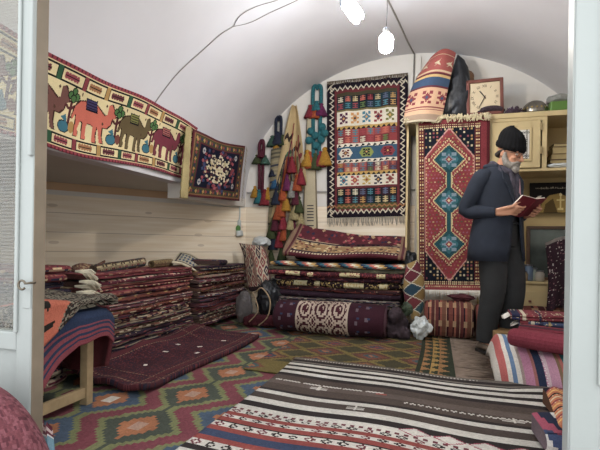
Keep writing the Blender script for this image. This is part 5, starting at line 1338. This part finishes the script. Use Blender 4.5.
# trunk, neck
rings_loft(bm, [(0, 0, .80, .08, .12), (0, 0, .90, .105, .15), (0, 0, 1.02, .10, .14), (-.01, 0, 1.15, .11, .155), (-.015, 0, 1.28, .105, .165), (-.015, 0, 1.36, .085, .15), (-.005, 0, 1.40, .06, .09)], 20)
tube(bm, [(-.01, 0, 1.34), (.02, 0, 1.42), (.06, 0, 1.49)], [.062, .056, .054], 14)
# head
ellips(bm, hp(-.005, 0, .025), (.098, .077, .098), 24, HR); ellips(bm, hp(.03, 0, -.055), (.066, .058, .062), 18, HR); ellips(bm, hp(.062, 0, -.088), (.028, .03, .024), 12, HR)
tube(bm, [hp(.085, 0, .012), hp(.104, 0, -.014), hp(.118, 0, -.036), hp(.09, 0, -.046)], [.008, .011, .015, .010], 10)
for s in (-1, 1):
    ellips(bm, hp(.108, s*.012, -.037), (.009, .008, .007), 8, HR); ellips(bm, hp(.074, s*.034, .020), (.018, .022, .008), 10, HR)   # nostril, brow
    ellips(bm, hp(.068, s*.038, -.028), (.022, .02, .018), 10, HR)   # cheek
    ellips(bm, hp(-.008, s*.079, -.010), (.018, .009, .032), 12, HR @ Matrix.Rotation(s*.25, 3, 'Z'))
ellips(bm, hp(.088, 0, -.066), (.010, .022, .006), 10, HR); ellips(bm, hp(.086, 0, -.076), (.010, .018, .006), 10, HR)
# legs to the feet
LEG = {1: [(.0, .088, .90), (.05, .09, .48), (.03, .095, .07), (.10, .095, .045)], -1: [(.0, -.088, .90), (.015, -.10, .48), (-.03, -.105, .07), (.05, -.105, .045)]}
for s in (-1, 1):
    p = LEG[s]; tube(bm, [p[0], (Vector(p[0])+Vector(p[1]))/2, p[1], (Vector(p[1])*.6+Vector(p[2])*.4), p[2]], [.09, .075, .055, .052, .036], 14); tube(bm, [p[2], p[3], Vector(p[3])+Vector((.09, s*.01, -.01))], [.036, .036, .022], 10)
# arms and hands
ARM = {-1: [(-.02, -.165, 1.345), (-.105, -.232, 1.10), (.065, -.165, 1.07)], 1: [(-.02, .165, 1.345), (-.09, .232, 1.10), (.07, .165, 1.06)]}
for s in (-1, 1):
    p = [Vector(q) for q in ARM[s]]
    tube(bm, [p[0], (p[0]+p[1])/2, p[1]], [.052, .045, .038], 12); tube(bm, [p[1], (p[1]+p[2])/2, p[2]], [.038, .036, .026], 12)
    pal0 = p[2]; pal1 = bk(s*.125, -.03, .016)
    for q in range(4):     # palm as a fan of metacarpals, then three-bone fingers curled over the outside of the cover
        base = bk(s*.135, -.052+.023*q, .014); tube(bm, [pal0+Vector((0, 0, .006*(q-1.5))), (pal0+base)/2+Vector((0, 0, .004*(q-1.5))), base], [.020, .016, .012], 8)
        L = (.060, .072, .078, .070)[q]
        tube(bm, [base, bk(s*(.135-L*.42), -.055+.025*q, .022), bk(s*(.135-L*.75), -.054+.026*q, .019), bk(s*(.135-L), -.052+.026*q, .013)], [.0098, .0092, .0084, .0070], 8)
    tube(bm, [pal0+Vector((.01, 0, .012)), bk(s*.155, .0, -.010), bk(s*.125, .03, -.022), bk(s*.098, .045, -.024)], [.016, .0135, .0115, .009], 8)
body = done('body', bm, M_SKIN, man, True); remesh(body, .0042, 3)
# eyes
for s in (-1, 1):
    bm = bmesh.new(); ellips(bm, hp(.079, s*.031, .001), (.011, .013, .007), 12, HR); done('eye', bm, plain('eye_white', 'cfc4b8', .3) if s < 0 else bpy.data.materials['eye_white'], man, True)
# beard, hair
bm = bmesh.new()
ellips(bm, hp(.042, 0, -.083), (.056, .066, .044), 16, HR); ellips(bm, hp(.078, 0, -.108), (.034, .040, .034), 12, HR); ellips(bm, hp(.092, 0, -.056), (.015, .032, .011), 12, HR)
for s in (-1, 1):
    tube(bm, [hp(.012, s*.074, .0), hp(.015, s*.071, -.04), hp(.035, s*.056, -.075), hp(.065, s*.03, -.095)], [.012, .021, .028, .026], 8)
    tube(bm, [hp(.092, s*.01, -.055), hp(.082, s*.034, -.066), hp(.07, s*.04, -.088)], [.007, .009, .012], 8)
remesh(done('beard', bm, M_BEARD, man, True), .0045, 2)
bm = bmesh.new()
for s in (-1, 1): tube(bm, [hp(.01, s*.078, .02), hp(-.035, s*.076, -.005), hp(-.07, s*.05, -.03), hp(-.088, 0, -.035)], [.008, .016, .02, .02], 8)
remesh(done('hair', bm, M_HAIR, man, True), .005, 2)
# knitted cap with a turned-up band
bm = bmesh.new(); nK = 44
prof = [(.0, .103, .088), (.012, .113, .098), (.03, .116, .101), (.045, .113, .099), (.05, .108, .094), (.08, .105, .091), (.11, .095, .082), (.135, .078, .068), (.155, .056, .048), (.168, .030, .026), (.173, .002, .002)]
L = []
for zc_, rx, ry in prof:
    ring = []
    for k in range(nK*2):
        a = math.pi*k/nK; rib = 1+(.016 if k % 4 < 2 else -.016)
        ring.append(bm.verts.new(hp(-.012-.18*max(0, zc_-.05)+rx*rib*math.cos(a), ry*rib*math.sin(a), .020+zc_-.010*math.cos(a))))
    L.append(ring)
for r0, r1 in zip(L, L[1:]):
    for k in range(nK*2): bm.faces.new((r0[k], r0[(k+1) % (nK*2)], r1[(k+1) % (nK*2)], r1[k]))
bm.faces.new(L[-1]); bm.faces.new(L[0][::-1])
done('knit_cap', bm, M_KNIT, man, True)
# glasses
M_RIM = plain('thin_glasses_rim', '5a4a44', .3, metal=.6)
bm = bmesh.new()
for s in (-1, 1):
    tube(bm, [hp(.100, s*(.033+.024*math.cos(a)), -.002+.018*math.sin(a)) for a in np.linspace(0, 2*math.pi, 19)], .0019, 6)
    tube(bm, [hp(.099, s*.056, .004), hp(.05, s*.076, .006), hp(-.01, s*.085, .004)], .0019, 6)
tube(bm, [hp(.100, -.010, .002), hp(.104, 0, .006), hp(.100, .010, .002)], .0019, 6)
done('glasses', bm, M_RIM, man, True)
# shirt and scarf
bm = bmesh.new(); rings_loft(bm, [(0, 0, .92, .118, .165), (0, 0, 1.02, .115, .155), (-.01, 0, 1.15, .122, .168), (-.015, 0, 1.28, .120, .178), (-.015, 0, 1.36, .10, .165), (0, 0, 1.41, .072, .10), (.01, 0, 1.44, .064, .07)], 28)
done('shirt', bm, M_SHIRT, man, True)
bm = bmesh.new()
tube(bm, [( .02+.085*math.cos(a), .088*math.sin(a), 1.405+.012*math.cos(a*2)-.035*math.cos(a)) for a in np.linspace(0, 2*math.pi, 25)], [.030]*25, 12)
tube(bm, [( .02+.075*math.cos(a), .078*math.sin(a), 1.43+.010*math.cos(a*3)-.03*math.cos(a)) for a in np.linspace(0, 2*math.pi, 25)], [.024]*25, 12)
for s in (-1, 1): tube(bm, smooth_pts([(.095, s*.03, 1.40), (.125, s*.028, 1.33), (.125, s*.03, 1.2), (.128, s*.035, 1.06)]), [.026]*19, 10, .55)
done('scarf', bm, M_SCARF, man, True)
tb('scarf_stripe', plain('rose_scarf_stripe', 'a8848a', .9), smooth_pts([(.13, .042, 1.33), (.141, .042, 1.2), (.143, .045, 1.07)]), .009, man)
# blazer: open front, tails flaring at the back
def arc(bm, rs, n_, gap):
    L = []
    for i, (cx, cy, cz, rx, ry) in enumerate(rs):
        g = gap[i]; L.append([bm.verts.new((cx+rx*math.cos(g+(2*math.pi-2*g)*k/n_), cy+ry*math.sin(g+(2*math.pi-2*g)*k/n_), cz)) for k in range(n_+1)])
    for r0, r1 in zip(L, L[1:]):
        for k in range(n_): bm.faces.new((r0[k], r0[k+1], r1[k+1], r1[k]))
bm = bmesh.new()
rs = [(-.025, 0, .705, .180, .235), (-.025, 0, .80, .175, .228), (-.02, 0, .92, .163, .215), (-.01, 0, 1.03, .152, .200), (-.01, 0, 1.15, .150, .203), (-.02, 0, 1.26, .150, .212), (-.025, 0, 1.33, .138, .208), (-.025, 0, 1.37, .118, .180), (-.015, 0, 1.405, .093, .125), (-.002, 0, 1.43, .083, .09)]
arc(bm, rs, 48, [.42, .30, .24, .20, .20, .26, .38, .5, .7, .8])
j = done('blazer', bm, M_JKT, man, True); md = j.modifiers.new('cloth', 'SOLIDIFY'); md.thickness = .010; md.offset = 1
for s in (-1, 1):
    p = [Vector(q) for q in ARM[s]]; p0 = p[0]+Vector((.0, -s*.035, -.0)); sh = Vector((-.02, s*.185, 1.335))
    bm = bmesh.new(); w_ = (p[2]-p[1]).normalized(); end = p[2]+w_*.022
    pts = smooth_pts([p0, sh, (sh+p[1])/2+Vector((-.005, s*.012, 0)), p[1]+Vector((-.012, s*.005, -.005)), (p[1]+end)/2+Vector((0, s*.004, -.008)), end], 5)
    rr_ = np.interp(np.linspace(0, 1, len(pts)), [0, .2, .42, .62, .8, 1], [.052, .070, .066, .060, .051, .041])
    tube(bm, pts, list(rr_), 20, 1.0)
    from mathutils import noise as nz_
    for v in bm.verts: v.co += Vector((1, 0, .5))*nz_.noise(v.co*Vector((14, 14, 9)) if False else v.co*16)*.007
    sl = done('sleeve', bm, M_JKT, man, True)
    tb('sleeve_button', M_DARK, [end+Vector((-.03, s*.040, -.01)), end+Vector((-.03, s*.047, -.01))], .006, sl, 10)
    # lapel
    bm = bmesh.new()
    P = [(.045, s*.088, 1.425), (.075, s*.098, 1.385), (.105, s*.120, 1.32), (.122, s*.098, 1.27), (.143, s*.055, 1.17), (.146, s*.032, 1.10), (.132, s*.030, 1.20), (.118, s*.050, 1.30), (.085, s*.062, 1.38)]
    vs = [bm.verts.new((x+.010, y, z)) for x, y, z in P]; bm.faces.new(vs); bmesh.ops.triangulate(bm, faces=bm.faces)
    lp_ = done('lapel', bm, M_JKT, man); md = lp_.modifiers.new('t', 'SOLIDIFY'); md.thickness = .010; md.offset = 0
tb('collar', M_JKT, [(-.015+.09*math.cos(a), .10*math.sin(a), 1.43-.012*math.cos(a)) for a in np.linspace(.9, 2*math.pi-.9, 24)], .020, man, 10)
# trousers
bm = bmesh.new()
rings_loft(bm, [(0, 0, .82, .12, .17), (0, 0, .90, .128, .178), (0, 0, .98, .12, .168), (0, 0, 1.02, .115, .158)], 22)
for s in (-1, 1):
    p = [Vector(q) for q in LEG[s]]
    pts = smooth_pts([p[0], (p[0]+p[1])/2+Vector((.01, 0, 0)), p[1]+Vector((.012, 0, 0)), (p[1]+p[2])/2, p[2]+Vector((0, 0, .012))], 5)
    tube(bm, pts, list(np.interp(np.linspace(0, 1, len(pts)), [0, .3, .55, .8, 1], [.108, .102, .088, .078, .070])), 22)
from mathutils import noise as nz2
tr = done('trousers', bm, M_TRO, man, True); remesh(tr, .008, 4)
tb('belt', plain('black_leather', '15151a', .4), [(.128*math.cos(a), .172*math.sin(a), .995) for a in np.linspace(0, 2*math.pi, 33)], .014, man, 8, .5)
# shoes
M_SHOE = plain('worn_brown_leather', '75675a', .6, .2, 14, bump=.2)
for s in (-1, 1):
    a = Vector(LEG[s][2]); sh = empty('shoe', (a.x, a.y, 0), s*.12); sh.parent = man
    bm = bmesh.new()
    L = []
    for x, w_, h0, h in ((-.075, .012, .02, .03), (-.07, .030, .016, .06), (-.04, .038, .014, .085), (.0, .040, .014, .09), (.05, .044, .014, .072), (.10, .050, .014, .058), (.15, .048, .014, .046), (.185, .034, .016, .036), (.20, .012, .02, .026)):
        L.append([bm.verts.new((x, w_*math.cos(q), h0+(h-h0)*(.5+.5*math.sin(q)))) for q in np.linspace(0, 2*math.pi, 16, endpoint=False)])
    for r0, r1 in zip(L, L[1:]):
        for k in range(16): bm.faces.new((r0[k], r0[(k+1) % 16], r1[(k+1) % 16], r1[k]))
    bm.faces.new(L[0][::-1]); bm.faces.new(L[-1]); done('upper', bm, M_SHOE, sh, True)
    bm = bmesh.new(); L = []
    for x, w_ in ((-.078, .015), (-.07, .034), (0, .042), (.10, .053), (.16, .048), (.195, .03), (.205, .01)): L.append([bm.verts.new((x, sy*w_, z_)) for sy, z_ in ((-1, 0), (1, 0), (1, .02), (-1, .02))])
    for r0, r1 in zip(L, L[1:]):
        for k in range(4): bm.faces.new((r0[k], r0[(k+1) % 4], r1[(k+1) % 4], r1[k]))
    bm.faces.new(L[0][::-1]); bm.faces.new(L[-1]); done('sole', bm, plain('dark_sole', '26221f', .7) if s < 0 else bpy.data.materials['dark_sole'], sh)
    tb('laces', M_DARK, smooth_pts([(.03, -.02, .082), (.045, .02, .080), (.06, -.02, .074), (.075, .02, .07)]), .0025, sh, 6)
# the open book, held in both hands
M_BOOK = plain('dark_red_book_cloth', '6a1a26', .6, .08, 20); M_PG = plain('white_pages', 'e6e0d2', .8, .03)
bo = empty('book', man.location+Matrix.Rotation(math.radians(-43), 3, 'Z')@BC*man_scale, math.radians(-43), 'open dark red hardback book held in the hands of the man', 'book')
RB_ = Matrix((BN, BY, BE)).transposed()     # columns: outward, across, up the page
for s in (-1, 1):
    T_ = Matrix.Rotation(s*.16, 3, 'Z')
    def bbox(name, x0, x1, y0, y1, z0, z1, mat, bev=.001, par=bo):
        bm = bmesh.new(); box(bm, x0, x1, min(s*y0, s*y1), max(s*y0, s*y1), z0, z1, bev); bm.transform((RB_ @ T_).to_4x4()); return done(name, bm, mat, par)
    bbox('cover', .000, .004, .004, .140, -.088, .092, M_BOOK); bbox('page_block', -.014, -.0005, .004, .134, -.083, .087, M_PG, .003)
bm = bmesh.new(); box(bm, .0, .006, -.010, .010, -.088, .092, .002); bm.transform(RB_.to_4x4()); done('spine', bm, M_BOOK, bo)
bm = bmesh.new(); L = []
for k in range(7):
    t = k/6; L.append([bm.verts.new(RB_@Vector((-.014-.035*math.sin(t*1.5), .004+.125*t*(-1 if False else 1)*.9, z_))) for z_ in (-.08, .085)])
for r0, r1 in zip(L, L[1:]): bm.faces.new((r0[0], r1[0], r1[1], r0[1]))
lf = done('lifted_page', bm, M_PG, bo); md = lf.modifiers.new('t', 'SOLIDIFY'); md.thickness = .001
